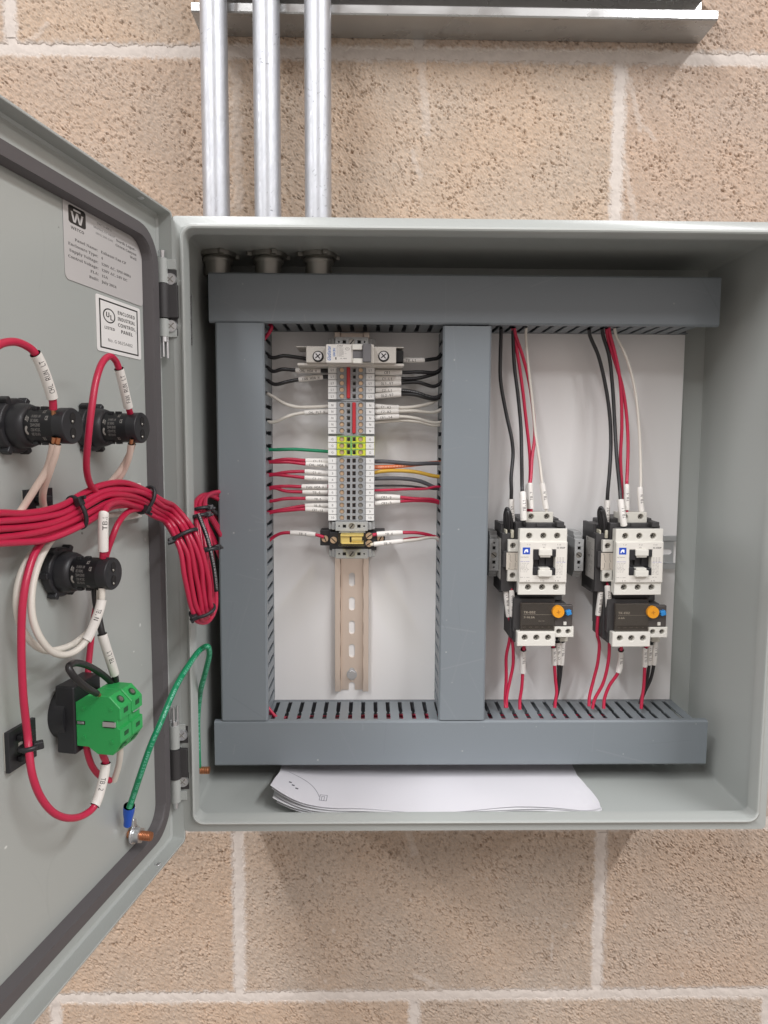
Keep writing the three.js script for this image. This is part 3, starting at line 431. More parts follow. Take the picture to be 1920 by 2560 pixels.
// ------------------------------------------------------------------ circuit breaker on its side
{
  const t = thing('circuit_breaker', 'beige circuit breaker lying sideways at the top of the rail', 'circuit breaker');
  const z1 = 0.078, z2 = 0.090;
  mesh('case', join(fb([.0904,-.3002,.078], [.1752,-.3157,.078], 0.044, 0.001), fb([.0814,-.3153,.074], [.183,-.3182,.074], 0.040, 0.0012), fb([.0804,-.2997,.072], [.1826,-.3006,.072], 0.036, 0.0006)), M.breaker, t);
  mesh('raised_front', fb([.1099,-.2998,.09], [.1541,-.317,.09], 0.020, 0.0008), M.breaker, t);
  const lab = canvasTex(256, 256, (c, w, h) => { c.fillStyle = '#dcd8d2'; c.fillRect(0, 0, w, h); c.save(); c.translate(46, 128); c.rotate(-Math.PI / 2); c.fillStyle = '#1a56a4'; c.textAlign = 'center'; c.font = 'italic bold 46px ' + sans; c.fillText('Gladiator', 0, 0, 225); c.font = 'bold 34px ' + sans; c.fillText('GMCBU', 18, 46, 150); c.restore(); c.fillStyle = '#2a2625'; for (let i = 0; i < 11; i++) { c.font = '12px ' + sans; c.fillText('C15 120/240V ~ 10kA'.slice(0, 9 + (i * 5) % 9), 104, 40 + i * 13); } c.font = 'bold 24px ' + sans; c.fillText('C15A', 112, 26); c.fillRect(92, 180, 12, 34); c.font = '22px ' + sans; c.fillText('UL 489', 140, 206); c.lineWidth = 3; c.strokeStyle = '#2a2625'; c.beginPath(); c.arc(214, 60, 20, 0, 7); c.stroke(); c.fillText('R', 206, 68); });
  mesh('print', plate([.1102,-.3004,.0901], [.1334,-.3167,.0901]), std([1, 1, 1], 0.5, 0, { map: lab }), t);
  mesh('toggle', join(fb([.1438,-.3002,.0945], [.1516,-.3164,.0945], 0.006, 0.0008), fb([.1345,-.3054,.0905], [.144,-.3126,.0905], 0.004, 0.0004)), M.lever, t);
  mesh('toggle_stop', join(fb([.134,-.3,.0925], [.1436,-.3053,.0925], 0.004, 0.0008), fb([.1347,-.3129,.0925], [.144,-.3176,.0925], 0.004, 0.0008)), M.cream, t);
  for (const p of [[.1018,-.3099,.0782], [.1634,-.3093,.0782]]) { mesh('screw_well', cyl(0.0052, 0.0005, 24).translate(p[0], p[1], p[2]), M.hole, t); const s = mesh('screw', cyl(0.0042, 0.0012, 22, 0.0039).translate(p[0] - 0.0002, p[1] + 0.0003, p[2] + 0.0007), M.zinc, t); mesh('screw_slot', slotGeo(0.0036).rotateZ(0.7).translate(p[0] - 0.0002, p[1] + 0.0003, p[2] + 0.0013), M.hole, s); }
  mesh('wire_port', fb([.1754,-.3029,.07], [.1823,-.3135,.07], 0.03, 0.0004), M.hole, t);
  settle(t, [TX, -0.3185, ZR]);
}
// ------------------------------------------------------------------ small plug-in relay
{
  const t = thing('relay', 'small relay with amber clear cover on a black socket below the terminal blocks', 'relay');
  const z = 0.052;
  mesh('socket', join(fb([.1013,-.4771,.052], [.166,-.4926,.052], 0.020, 0.0006), fb([.1109,-.4782,.058], [.1575,-.4962,.058], 0.025, 0.0006)), M.black, t);
  const c0 = [.1206,-.476,.083], c1 = [.1468,-.4891,.083];
  mesh('coil', join(new THREE.CylinderGeometry(0.0042, 0.0042, 0.010, 20).rotateZ(Math.PI / 2).translate(c1[0] - 0.0085, (c0[1] + c1[1]) / 2, 0.0735), bx(c0[0] + 0.002, c0[0] + 0.011, c1[1] + 0.002, c0[1] - 0.003, 0.060, 0.077, 0.001), bx(c0[0] + 0.002, c1[0] - 0.002, c0[1] - 0.0040, c0[1] - 0.0022, 0.060, 0.079, 0.0006), bx(c0[0] + 0.003, c1[0] - 0.002, c1[1] + 0.0015, c1[1] + 0.0030, 0.060, 0.078, 0.0006)), std([0.80, 0.68, 0.36], 0.28, 0.35), t);
  const coverM = phys([0.98, 0.93, 0.70], 0.06, { transmission: 1, thickness: 0, ior: 1.45 });
  mesh('cover', fb(c0, c1, 0.0255, 0.0012), coverM, t);
  for (const p of [[.1062,-.4855,.0535], [.1502,-.4817,.0595], [.1502,-.4894,.0595], [.1151,-.486,.0595], [.1613,-.4851,.0535]]) { const s = mesh('screw', cyl(0.0033, 0.002, 18).translate(p[0], p[1], p[2]), M.brass, t); mesh('screw_slot', rbox(0.006, 0.0009, 0.0003).rotateZ(0.9 + p[0] * 40).translate(p[0], p[1], p[2] + 0.0012), M.hole, s); }
  settle(t, [TX, -0.4855, ZR]);
}

// ------------------------------------------------------------------ contactors with side block and overload relay
const contactorPrint = canvasTex(512, 448, (c, w, h) => {
  c.fillStyle = '#e2ded6'; c.fillRect(0, 0, w, h); c.fillStyle = '#1649b8'; c.fillRect(28, 54, 80, 78); c.fillStyle = '#fff'; c.beginPath(); c.moveTo(44, 116); c.quadraticCurveTo(46, 74, 72, 74); c.quadraticCurveTo(96, 76, 84, 94); c.quadraticCurveTo(100, 108, 76, 112); c.lineTo(66, 96); c.quadraticCurveTo(56, 100, 56, 116); c.fill();
  c.fillStyle = '#4a4744'; c.font = '20px ' + sans; [[92, 28, '1  L1'], [262, 28, '3  L2'], [424, 28, '5  L3'], [262, 60, 'IEC'], [92, 442, '2  T1'], [250, 442, '4  T2'], [410, 442, '6  T3']].forEach(([x, y, t]) => { c.textAlign = 'center'; c.fillText(t, x, y); });
  c.textAlign = 'left'; c.fillStyle = '#2c2a29'; c.font = 'bold 25px ' + sans; c.fillText('SC-E02P', 398, 66); c.fillStyle = '#5a5753'; c.font = '17px ' + sans; c.fillText('Fuji Electric', 8, 170); c.fillStyle = '#4b479e'; c.font = '15px ' + sans; c.fillText('600V AC motor', 6, 220, 124); c.fillText('600V AC rating', 398, 226, 112);
  c.fillStyle = '#6a6663'; for (let i = 0; i < 8; i++) { c.font = '13px monospace'; c.fillText(['3 PH 200 240', '2  5.5 7.5', '7.5 10 15', '50/60Hz A', '600VAC 32A'][i % 5], 8, 240 + i * 14, 122); c.fillText(['200V 220V', '440 550 V', 'AC3 7.5kW', '12A 9A 7A', '60947-4-1'][i % 5], 398, 244 + i * 17, 108); } for (let i = 0; i < 4; i++) c.fillText('JIS IEC 32A', 398, 176 + i * 14, 104); c.fillText('Made in Japan', 8, 400); c.fillText('1NO Aux', 398, 398);
});
const auxPrint = canvasTex(128, 192, (c, w, h) => { c.fillStyle = '#d3cabd'; c.fillRect(0, 0, w, h); c.strokeStyle = '#4b453f'; c.lineWidth = 3; for (const x of [38, 92]) { c.beginPath(); c.moveTo(x, 24); c.lineTo(x, 78); c.lineTo(x + 12, 104); c.moveTo(x, 112); c.lineTo(x, 166); c.stroke(); } c.fillStyle = '#4b453f'; c.font = '18px ' + sans; [['53', 18, 22], ['61', 84, 22], ['54', 18, 184], ['62', 84, 184]].forEach(([t, x, y]) => c.fillText(t, x, y)); });
const auxSide = canvasTex(128, 512, (c, w, h) => { c.fillStyle = '#b9b5af'; c.fillRect(0, 0, w, h); c.fillStyle = '#3c3936'; c.font = '13px ' + sans; for (let i = 0; i < 26; i++) c.fillText('SZ-AS2 600V 10A AC15'.slice(i % 5, 12 + i % 6), 10, 70 + i * 15); c.font = 'bold 44px ' + sans; c.fillText('R', 40, 250); c.fillText('S', 14, 44); });
const olPrint = canvasTex(384, 384, (c, w, h) => { c.fillStyle = '#3f3b38'; c.fillRect(0, 0, w, h); c.fillStyle = '#b9b1a6'; c.textAlign = 'left'; c.font = 'bold 44px ' + sans; c.fillText('TK-E02', 26, 136); c.font = 'bold 38px ' + sans; c.fillText('7-10.5A', 26, 206); c.fillRect(26, 152, 330, 3); c.font = '18px ' + sans; c.fillText('class 10A', 200, 250); c.fillStyle = '#2a241f'; c.fillRect(10, 300, 364, 60); c.fillStyle = '#8e857a'; for (let i = 0; i < 5; i++) c.fillText(['2/T1', '4/T2', '6/T3', '95', '97'][i], 20 + i * 74, 338); });
const olPrint2 = canvasTex(384, 384, (c, w, h) => { c.fillStyle = '#45413d'; c.fillRect(0, 0, w, h); c.fillStyle = '#a59d92'; c.textAlign = 'left'; c.font = 'bold 44px ' + sans; c.fillText('TK-E02', 26, 136); c.font = 'bold 38px ' + sans; c.fillText('4-6A', 26, 206); c.fillRect(26, 152, 330, 3); c.fillStyle = '#2a241f'; c.fillRect(10, 300, 364, 60); c.fillStyle = '#8e857a'; c.font = '18px ' + sans; for (let i = 0; i < 5; i++) c.fillText(['2/T1', '4/T2', '6/T3', '95', '97'][i], 20 + i * 74, 338); });
const holeBlock = (A, B, t, holes, r) => { // a block whose front face is pierced by round screw wells
  const s = rectShape(A[0], B[0], B[1], A[1]); for (const h of holes) s.holes.push(circ(h[0], h[1], r)); return join(panel(s, A[2] - 0.005, A[2], 0.0004), bx(A[0] + 0.0002, B[0] - 0.0002, B[1] + 0.0002, A[1] - 0.0002, A[2] - t, A[2] - 0.0051, 0.0004));
};
const wellScrew = (t, p, r, depth = 0.0038) => { const s = mesh('screw', cyl(r * 0.93, 0.001, 20).translate(p[0], p[1], p[2] - depth), M.steelDark, t); mesh('screw_slot', slotGeo(r * 0.8).rotateZ(0.5 + p[0] * 31).translate(p[0], p[1], p[2] - depth + 0.0006), M.hole, s); };
function makeContactor() {
  const t = thing('contactor', '', 'contactor', 'contactors'), zt = 0.0965, zf = 0.1000;
  const topH = [[.3014,-.4761,.0965], [.3144,-.476,.0965], [.3274,-.476,.0965]], botH = [[.3016,-.5253,.0965], [.3145,-.5253,.0965], [.3275,-.5253,.0965]];
  const x0 = 0.2920, x1 = 0.3362, xs = [0.3008, 0.3141, 0.3272];
  const hs = (y) => xs.map((x) => [x, y, zt]);
  mesh('base', join(bx(x0 - 0.0015, x1 + 0.0012, -0.5335, -0.4655, ZR - 0.004, 0.083, 0.001), bx(x0 + 0.002, x1 - 0.002, -0.5365, -0.4620, ZR, 0.074, 0.001), bx(x1 - 0.008, x1 - 0.001, -0.4690, -0.4640, 0.07, 0.0905, 0.0006), bx(x0 + 0.0015, x1 - 0.0015, -0.5320, -0.4695, 0.0832, 0.088, 0.0005)), M.charcoal, t);
  mesh('terminal_cover', join(holeBlock([x0, -0.4703, zt], [x1, -0.4822, zt], 0.011, hs(-0.4766), 0.0033), holeBlock([x0 - 0.0001, -0.5206, zt], [x1 - 0.0001, -0.5325, zt], 0.011, hs(-0.5257), 0.0033)), M.cream, t);
  for (const y of [-0.4766, -0.5257]) for (const p of hs(y)) wellScrew(t, p, 0.0033);
  // middle of the front: a frame round the black position slider
  const fr = rectShape(x0, x1, -0.5204, -0.4824); fr.holes.push(rectHole(0.3042, 0.3258, -0.5138, -0.4890));
  mesh('front_frame', join(panel(fr, 0.0905, 0.0985, 0.0004)), M.cream, t);
  const pr = rectShape(x0 + 0.0006, x1 - 0.0006, -0.5200, -0.4828); pr.holes.push(rectHole(0.3040, 0.3260, -0.5140, -0.4888)); const pg = panel(pr, 0.0986, 0.0988), pp = pg.attributes.position, pu = pg.attributes.uv; for (let i = 0; i < pp.count; i++) pu.setXY(i, (pp.getX(i) - x0) / (x1 - x0), (pp.getY(i) + 0.5200) / 0.0372);
  mesh('front_print', pg, std([1, 1, 1], 0.42, 0, { map: contactorPrint }), t);
  mesh('slider', join(bx(0.3044, 0.3256, -0.5136, -0.4892, 0.086, 0.0915, 0.0006), bx(0.3046, 0.3100, -0.4990, -0.4893, 0.0916, 0.0992, 0.0005), bx(0.3212, 0.3258, -0.4960, -0.4893, 0.0916, 0.0992, 0.0005), bx(0.3044, 0.3095, -0.5136, -0.5060, 0.0916, 0.0990, 0.0005), bx(0.3208, 0.3258, -0.5136, -0.5068, 0.0916, 0.0990, 0.0005), bx(0.3110, 0.3118, -0.5050, -0.4960, 0.0916, 0.094, 0.0003), bx(0.3178, 0.3186, -0.5050, -0.4960, 0.0916, 0.094, 0.0003)), M.black, t);
  mesh('slider_tab', join(bx(0.3094, 0.3218, -0.4948, -0.4889, 0.0920, 0.1012, 0.0006), bx(0.3106, 0.3206, -0.4965, -0.4949, 0.0920, 0.1000, 0.0004), bx(0.3090, 0.3218, -0.5145, -0.5085, 0.0920, 0.1025, 0.0006), bx(0.3104, 0.3204, -0.5084, -0.5066, 0.0920, 0.1005, 0.0004)), M.cream, t);
  const c0 = [.301,-.4561,.08], c1 = [.3267,-.4655,.08], cs = [[.3057,-.4601,.08], [.3209,-.46,.08]];
  mesh('coil_terminal', holeBlock(c0, c1, 0.020, cs, 0.0031), std([0.62, 0.60, 0.54], 0.45), t); for (const p of cs) wellScrew(t, p, 0.0031);
  mesh('coil_bridge', join(fb([.2999,-.4657,.084], [.3258,-.4708,.084], 0.03, 0.0008), fb([.3099,-.4659,.0855], [.3196,-.4695,.0855], 0.01, 0.0005), fb([.3323,-.468,.084], [.3384,-.4716,.084], 0.02, 0.0006), fb([.2903,-.4666,.074], [.3014,-.4737,.074], 0.035, 0.0006)), M.charcoal, t);
  return settle(t, [x0, -0.5335, ZR]);
}
function makeAux() {
  const t = thing('auxiliary_contact', '', 'contact block', 'contact blocks beside the contactors'), zf = 0.0860, x0 = 0.2783, x1 = 0.2912;
  mesh('case', join(bx(x0, x1, -0.5335, -0.4760, ZR + 0.004, 0.0790, 0.0008), bx(x0, x0 + 0.0035, -0.5360, -0.4680, ZR + 0.004, 0.0700, 0.0006), bx(x0 + 0.002, x1, -0.4760, -0.4690, ZR + 0.004, 0.0650, 0.0006)), M.charcoal, t);
  const A = [.2835,-.4821,.086], B = [.2928,-.493,.086], A2 = [.2836,-.5115,.086], B2 = [.2926,-.5216,.086], h1 = [.2879,-.4875,.086], h2 = [.2881,-.5163,.086];
  mesh('terminal_face', join(holeBlock(A, B, 0.010, [h1], 0.0032), holeBlock(A2, B2, 0.010, [h2], 0.0032)), M.cream, t); wellScrew(t, h1, 0.0032); wellScrew(t, h2, 0.0032);
  mesh('circuit_print', join(plate([.2817,-.4942,.0855], [.2936,-.5108,.0855]), ), std([1, 1, 1], 0.5, 0, { map: auxPrint }), t); mesh('front_block', bx(x0 + 0.0004, x1 - 0.0003, -0.5085, -0.4928, 0.0791, 0.0853, 0.0005), M.charcoal, t);
  mesh('side_print', new THREE.BoxGeometry(0.0003, 0.0400, 0.026).translate(x0 - 0.0003, -0.5020, 0.0625), std([1, 1, 1], 0.5, 0, { map: auxSide }), t);
  mesh('clip', join(fb([.2817,-.4728,.079], [.2835,-.4776,.079], 0.02, 0.0008), fb([.2867,-.4729,.081], [.2898,-.481,.081], 0.02, 0.001)), std([0.55, 0.52, 0.42], 0.45), t);
  return settle(t, [x0, -0.5335, ZR]);
}
function makeOverload(print) {
  const t = thing('overload_relay', '', 'overload relay', 'overload relays under the contactors'), z = 0.0935;
  const A = [.2957,-.5422,.0935], B = [.3281,-.5697,.0935], E = [.3449,-.5475,.0905], F = [.3462,-.565,.0905];
  mesh('case', join(bx(0.2893, A[0] + 0.034, B[1] - 0.002, -0.5385, ZR + 0.008, 0.0860, 0.001), bx(0.2880, 0.2990, -0.5800, -0.5370, 0.045, 0.0780, 0.001), bx(0.2960, 0.3380, -0.5420, -0.5338, 0.045, 0.0800, 0.001), bx(0.3230, 0.3410, B[1] + 0.002, -0.5430, 0.050, 0.0860, 0.002), bx(0.2905, 0.2925, B[1] - 0.012, A[1], 0.05, 0.086, 0.0005)), M.charcoal, t);
  mesh('window_face', fb([A[0], A[1], 0.0905], [B[0], B[1], 0.0905], 0.0044, 0.0006), std([0.06, 0.048, 0.04], 0.4), t);
  mesh('scale_print', plate([A[0] + 0.0006, A[1] - 0.0006, 0.0906], [B[0] - 0.0006, B[1] + 0.0006, 0.0906]), std([1, 1, 1], 0.4, 0, { map: print }), t);
  mesh('clear_cover', fb([A[0] - 0.001, A[1] + 0.0008, 0.0935], [B[0], B[1] - 0.0004, 0.0935], 0.0022, 0.0005), phys([0.95, 0.94, 0.92], 0.06, { transmission: 1, thickness: 0, ior: 1.45 }), t);
  const T0 = [.2921,-.5693,.0965], T1 = [.3276,-.5822,.0965], th = [[.2988,-.5743,.0965], [.3099,-.5744,.0965], [.3211,-.5744,.0965]];
  mesh('power_terminal', holeBlock(T0, T1, 0.020, th, 0.0033), M.cream, t); th.forEach((p) => wellScrew(t, p, 0.0033));
  const S0 = [.3291,-.566,.089], S1 = [.3472,-.5755,.089], sh = [[.3332,-.5703,.089], [.3422,-.5704,.089]];
  mesh('control_terminal', holeBlock(S0, S1, 0.018, sh, 0.0029), M.cream, t); sh.forEach((p) => wellScrew(t, p, 0.0029));
  mesh('control_face', fb([.3281,-.5443,.0885], [.3464,-.5658,.0885], 0.005, 0.0012), std([0.075, 0.065, 0.06], 0.4), t);
  const d = [.331,-.55,.0945]; mesh('dial', join(cyl(0.0060, 0.004, 30, 0.0056).translate(d[0], d[1], d[2] - 0.002)), M.dial, t); mesh('dial_slot', slotGeo(0.0022).rotateZ(0.2).translate(d[0], d[1], d[2] + 0.0001), std([0.45, 0.16, 0.01], 0.5), t);
  const b = [.3414,-.5511,.0935]; mesh('reset_button', join(rbox(0.0056, 0.0056, 0.005, 0.0008).rotateZ(0.3), rbox(0.0072, 0.003, 0.0042, 0.0006).rotateZ(1.0), rbox(0.0072, 0.003, 0.0042, 0.0006).rotateZ(-0.5)).scale(0.84, 0.84, 1).translate(b[0], b[1], b[2] - 0.0025), M.blueKnob, t);
  mesh('test_tab', fb([.3374,-.5607,.0895], [.3404,-.564,.0895], 0.002, 0.0003), M.cream, t);
  mesh('tail_terminal', join(fb([.338,-.5795,.076], [.3459,-.5841,.076], 0.015, 0.0006)), std([0.55, 0.53, 0.46], 0.45), t);
  return settle(t, [0.2893, -0.5890, 0.045]);
}
const relabel = (o, l) => { o.userData = { ...o.userData, label: l }; return o; };
const copyTo = (o, d, l) => { // the second set sits a touch askew
  const c = o.clone(); c.name = numbered(o.name); scene.add(c); c.position.add(V(d)); c.rotation.z = 0.007; return relabel(c, l); };
const P1 = [.2927,-.4703,.1], P2 = [.384,-.4704,.1], SH = [P2[0] - P1[0], P2[1] - P1[1], 0];
copyTo(relabel(makeContactor(), 'white faced black contactor next to the middle duct'), SH, 'white faced black contactor near the right edge of the back plate');
copyTo(relabel(makeAux(), 'slim black contact block on the left side of the left contactor'), SH, 'slim black contact block on the left side of the right contactor');
const ol1 = relabel(makeOverload(olPrint), 'overload relay with orange dial under the contactor next to the middle duct');
const ol2 = copyTo(ol1, [SH[0], SH[1] - 0.0006, 0], 'overload relay with orange dial under the contactor near the right edge');
ol2.children.find((c) => c.name === 'scale_print').material = std([1, 1, 1], 0.4, 0, { map: olPrint2 });

// ------------------------------------------------------------------ wires from the terminal blocks to the ducts
const RW = 0.00165, RB = 0.0018, GL = 'wires left of the terminal blocks', GR = 'wires right of the terminal blocks', ZW = 0.050;
const LT = 'left of the terminal strip';
wire('bare black wire entering the left side of the circuit breaker', GL, M.blackWire, RB, [[.0495,-.3059,.052], [.0562,-.3084,.053], [.0662,-.3066,.054], [.0772,-.3076,.054], [.0887,-.3093,.054]]);
wire('upper black wire with a sleeve marked CHL HOA H ' + LT, GL, M.blackWire, RB, [[.0496,-.3171,.05], [.0558,-.3212,.051], [.0648,-.3193,.052], [.0781,-.3202,.053], [.1024,-.3206,.053], [.1122,-.3205,.052]], [[3, 4, 'CHL HOA H', 0.0026]]);
wire('second black wire with a sleeve marked FAN HOA H ' + LT, GL, M.blackWire, RB, [[.05,-.3297,.05], [.0573,-.3337,.051], [.0702,-.3312,.052], [.0811,-.3292,.053], [.1045,-.3265,.053], [.1122,-.3262,.052]], [[3, 4, 'FAN HOA H', 0.0026]]);
wire('upper plain white wire curving down from the left duct to the N blocks', GL, M.whiteWire, RW, [[.0492,-.3422,.049], [.0554,-.3457,.05], [.0666,-.3522,.051], [.0777,-.3554,.051], [.0921,-.3555,.051], [.1116,-.3544,.051]]);
wire('lower white sleeved wire rising from the left duct to the N blocks', GL, M.whiteWire, RW, [[.0489,-.3704,.049], [.0569,-.3702,.05], [.0665,-.3662,.051], [.0754,-.363,.051], [.0865,-.3612,.051], [.1115,-.3597,.051]], [[4, 5, 'CHL PLT N', 0.0025]]);
wire('single green wire from the left duct to the yellow-green blocks', GL, M.greenWire, RW, [[.0481,-.3973,.049], [.055,-.3975,.05], [.0752,-.397,.051], [.0942,-.398,.051], [.1115,-.3992,.051]]);
wire('red wire with a sleeve marked C1.T1, topmost red ' + LT, GL, M.red, RW, [[.0485,-.4109,.049], [.0548,-.4089,.05], [.0684,-.4068,.051], [.0873,-.4079,.052], [.1115,-.408,.052]], [[3, 4, 'C1.T1', 0.0024]]);
wire('red wire with a sleeve marked CHL HOA A ' + LT, GL, M.red, RW, [[.0485,-.4094,.049], [.056,-.4098,.05], [.0706,-.4097,.051], [.0876,-.4114,.053], [.1099,-.4124,.053], [.1115,-.4127,.052]], [[3, 4, 'CHL HOA A', 0.0025]]);
wire('red wire with a sleeve marked C1.A1 ' + LT, GL, M.red, RW, [[.0484,-.4221,.049], [.0558,-.4217,.05], [.0672,-.4197,.051], [.0865,-.4188,.052], [.1115,-.4205,.052]], [[3, 4, 'C1.A1', 0.0024]]);
wire('red wire with a sleeve marked C2.T1 ' + LT, GL, M.red, RW, [[.0484,-.4236,.049], [.0558,-.4222,.05], [.0716,-.4234,.051], [.0864,-.4248,.053], [.1115,-.4262,.052]], [[3, 4, 'C2.T1', 0.0024]]);
wire('red wire with a long sleeve marked FAN HOA A ' + LT, GL, M.red, RW, [[.0483,-.436,.049], [.0557,-.4343,.05], [.0693,-.4335,.051], [.0835,-.4338,.053], [.1085,-.4335,.053], [.1115,-.4335,.052]], [[3, 4, 'FAN HOA A', 0.0026]]);
wire('red wire with a sleeve marked TB.6 just below FAN HOA A', GL, M.red, RW, [[.0483,-.4369,.049], [.0557,-.4354,.05], [.067,-.4383,.051], [.0842,-.439,.052], [.1091,-.4389,.052], [.1115,-.4389,.052]], [[3, 4, 'TB.6', 0.0025]]);
wire('red wire with a sleeve marked TB.5 ' + LT, GL, M.red, RW, [[.0481,-.4492,.049], [.0556,-.448,.05], [.067,-.4459,.051], [.0873,-.4455,.052], [.1114,-.4457,.052]], [[3, 4, 'TB.5', 0.0024]]);
wire('red wire with a half hidden sleeve marked TB.8 ' + LT, GL, M.red, RW, [[.0479,-.4601,.048], [.0554,-.4586,.049], [.0712,-.4556,.049], [.0864,-.453,.049], [.1113,-.4519,.05]], [[3, 4, 'TB.8', 0.0024]]);
wire('red wire with a sleeve marked CR1.13 ' + LT, GL, M.red, RW, [[.048,-.4613,.049], [.0555,-.4592,.05], [.0714,-.4574,.051], [.087,-.4561,.053], [.1114,-.4574,.052]], [[3, 4, 'CR1.13', 0.0025]]);
wire('red wire marked TB.8 entering the left side of the relay', GL, M.red, RW, [[.0477,-.4902,.049], [.0558,-.4837,.05], [.0635,-.4803,.052], [.072,-.4797,.053], [.0969,-.4814,.055], [.1054,-.4837,.056]], [[3, 4, 'TB.8', 0.0025]]);
const RT = 'right of the terminal strip';
wire('black wire with a sleeve marked TB.L1 leaving the right side of the breaker', GR, M.blackWire, RB, [[.1763,-.3098,.054], [.1787,-.3098,.054], [.2034,-.3098,.054], [.2118,-.3084,.052], [.2163,-.3074,.051], [.2209,-.3026,.049]], [[1, 2, 'TB.L1', 0.0025]]);
wire('black wire with a sleeve marked CR1 at the top ' + RT, GR, M.blackWire, RB, [[.1543,-.3209,.052], [.1561,-.3214,.053], [.1817,-.3217,.054], [.1997,-.3211,.053], [.2154,-.321,.051], [.2217,-.3158,.049]], [[1, 2, 'CR1', 0.0028]]);
wire('black wire with a sleeve marked C1.L1 ' + RT, GR, M.blackWire, RB, [[.1543,-.3267,.051], [.1561,-.3272,.052], [.1809,-.3277,.052], [.1943,-.3274,.051], [.2077,-.3244,.05], [.2167,-.321,.049], [.2218,-.3165,.048]], [[1, 2, 'C1.L1', 0.0026]]);
wire('black wire with a sleeve marked OL1.97 ' + RT, GR, M.blackWire, RB, [[.1543,-.3327,.052], [.1561,-.3327,.053], [.1809,-.3318,.054], [.1976,-.3311,.053], [.2133,-.3347,.051], [.2218,-.3306,.049]], [[1, 2, 'OL1.97', 0.0027]]);
wire('black wire with printed text and a sleeve marked C2.L1 ' + RT, GR, printed('#1a191b', '#b8b8b8', 'MTW OR THHN AWM 600V '), RB, [[.1543,-.3385,.052], [.1561,-.3388,.052], [.181,-.3389,.053], [.1944,-.3405,.052], [.2135,-.3456,.05], [.2221,-.3427,.048]], [[1, 2, 'C2.L1', 0.0026]]);
wire('black wire with a sleeve marked OL2.97, lowest black ' + RT, GR, M.blackWire, RB, [[.1544,-.3448,.053], [.1561,-.3447,.054], [.1809,-.3428,.055], [.1943,-.3431,.054], [.2135,-.3472,.051], [.222,-.3439,.049]], [[1, 2, 'OL2.97', 0.0027]]);
wire('white wire with a sleeve marked C1.A2 ' + RT, GR, M.whiteWire, RW, [[.1544,-.3538,.051], [.1562,-.3542,.052], [.1787,-.3556,.052], [.1946,-.3546,.051], [.2126,-.35,.049], [.2222,-.3427,.047]], [[1, 2, 'C1.A2', 0.0024]]);
wire('white wire with a sleeve marked C2.A2 ' + RT, GR, M.whiteWire, RW, [[.1544,-.3597,.052], [.1562,-.3598,.053], [.1787,-.3592,.053], [.1945,-.3588,.052], [.2137,-.3599,.05], [.2223,-.3567,.048]], [[1, 2, 'C2.A2', 0.0024]]);
wire('white wire with a sleeve marked CR1.14 ' + RT, GR, M.whiteWire, RW, [[.1545,-.3657,.052], [.1562,-.3657,.053], [.1791,-.3645,.054], [.1946,-.3657,.052], [.2138,-.3702,.05], [.2224,-.3694,.048]], [[1, 2, 'CR1.14', 0.0025]]);
wire('plain white wire without a sleeve, lowest white ' + RT, GR, M.whiteWire, RW, [[.1545,-.3704,.05], [.1668,-.3691,.05], [.1835,-.368,.051], [.2004,-.3696,.05], [.2145,-.3728,.049], [.2226,-.3716,.047]]);
wire('dark grey cord lying on the orange wire', GR, M.greyWire, 0.0020, [[.1541,-.4087,.051], [.1636,-.4086,.052], [.177,-.4094,.053], [.1949,-.4106,.054], [.2096,-.4102,.052], [.2222,-.4101,.05]]);
wire('orange wire with white print crossing to the middle duct', GR, printed('#dc6a35', '#f6ddcc', 'AWM 1015 600V '), 0.0020, [[.1541,-.4143,.051], [.167,-.414,.052], [.1827,-.4128,.052], [.1973,-.4112,.051], [.2132,-.4098,.05], [.2224,-.4096,.048]]);
wire('yellow wire arching into the middle duct', GR, M.yellowWire, 0.0019, [[.1541,-.4199,.051], [.1636,-.4181,.052], [.1805,-.4176,.052], [.1974,-.419,.051], [.2144,-.4228,.05], [.2226,-.4237,.048]]);
wire('dark grey cord sagging below the yellow wire', GR, M.greyWire, 0.0020, [[.1541,-.4257,.051], [.1704,-.4252,.052], [.1862,-.4256,.052], [.2009,-.4281,.051], [.2157,-.4343,.05], [.2227,-.4367,.048]]);
wire('thin black wire just above the pink-red one', GR, M.blackWire, 0.0010, [[.1541,-.4328,.051], [.1705,-.4324,.051], [.1896,-.4328,.051], [.2112,-.4355,.05], [.2227,-.4367,.048]]);
wire('thin pink-red wire without a sleeve', GR, M.redPink, 0.0013, [[.1542,-.4373,.051], [.1705,-.4367,.052], [.1896,-.4358,.052], [.2064,-.4353,.053], [.2166,-.4333,.052], [.2225,-.4343,.05]]);
wire('upper red sleeved wire ' + RT + ', just below the pink-red one', GR, M.red, RW, [[.1547,-.4435,.052], [.1563,-.4432,.053], [.1806,-.4439,.054], [.1953,-.4453,.053], [.2146,-.4465,.051], [.2228,-.4503,.049]], [[1, 2, 'CR1.9', 0.0025]]);
wire('lower red sleeved wire ' + RT + ', above the relay', GR, M.red, RW, [[.1548,-.4505,.052], [.1563,-.4502,.053], [.1807,-.448,.053], [.1954,-.4472,.052], [.2147,-.4484,.05], [.2229,-.4509,.048]], [[1, 2, 'CR1.5', 0.0025]]);
wire('red wire with a sleeve marked TB.6 leaving the right side of the relay', GR, M.red, RW, [[.1537,-.4808,.06], [.1578,-.4801,.06], [.183,-.4788,.057], [.1989,-.4794,.054], [.2139,-.4831,.051], [.2234,-.4893,.048]], [[1, 2, 'TB.6', 0.0026]]);
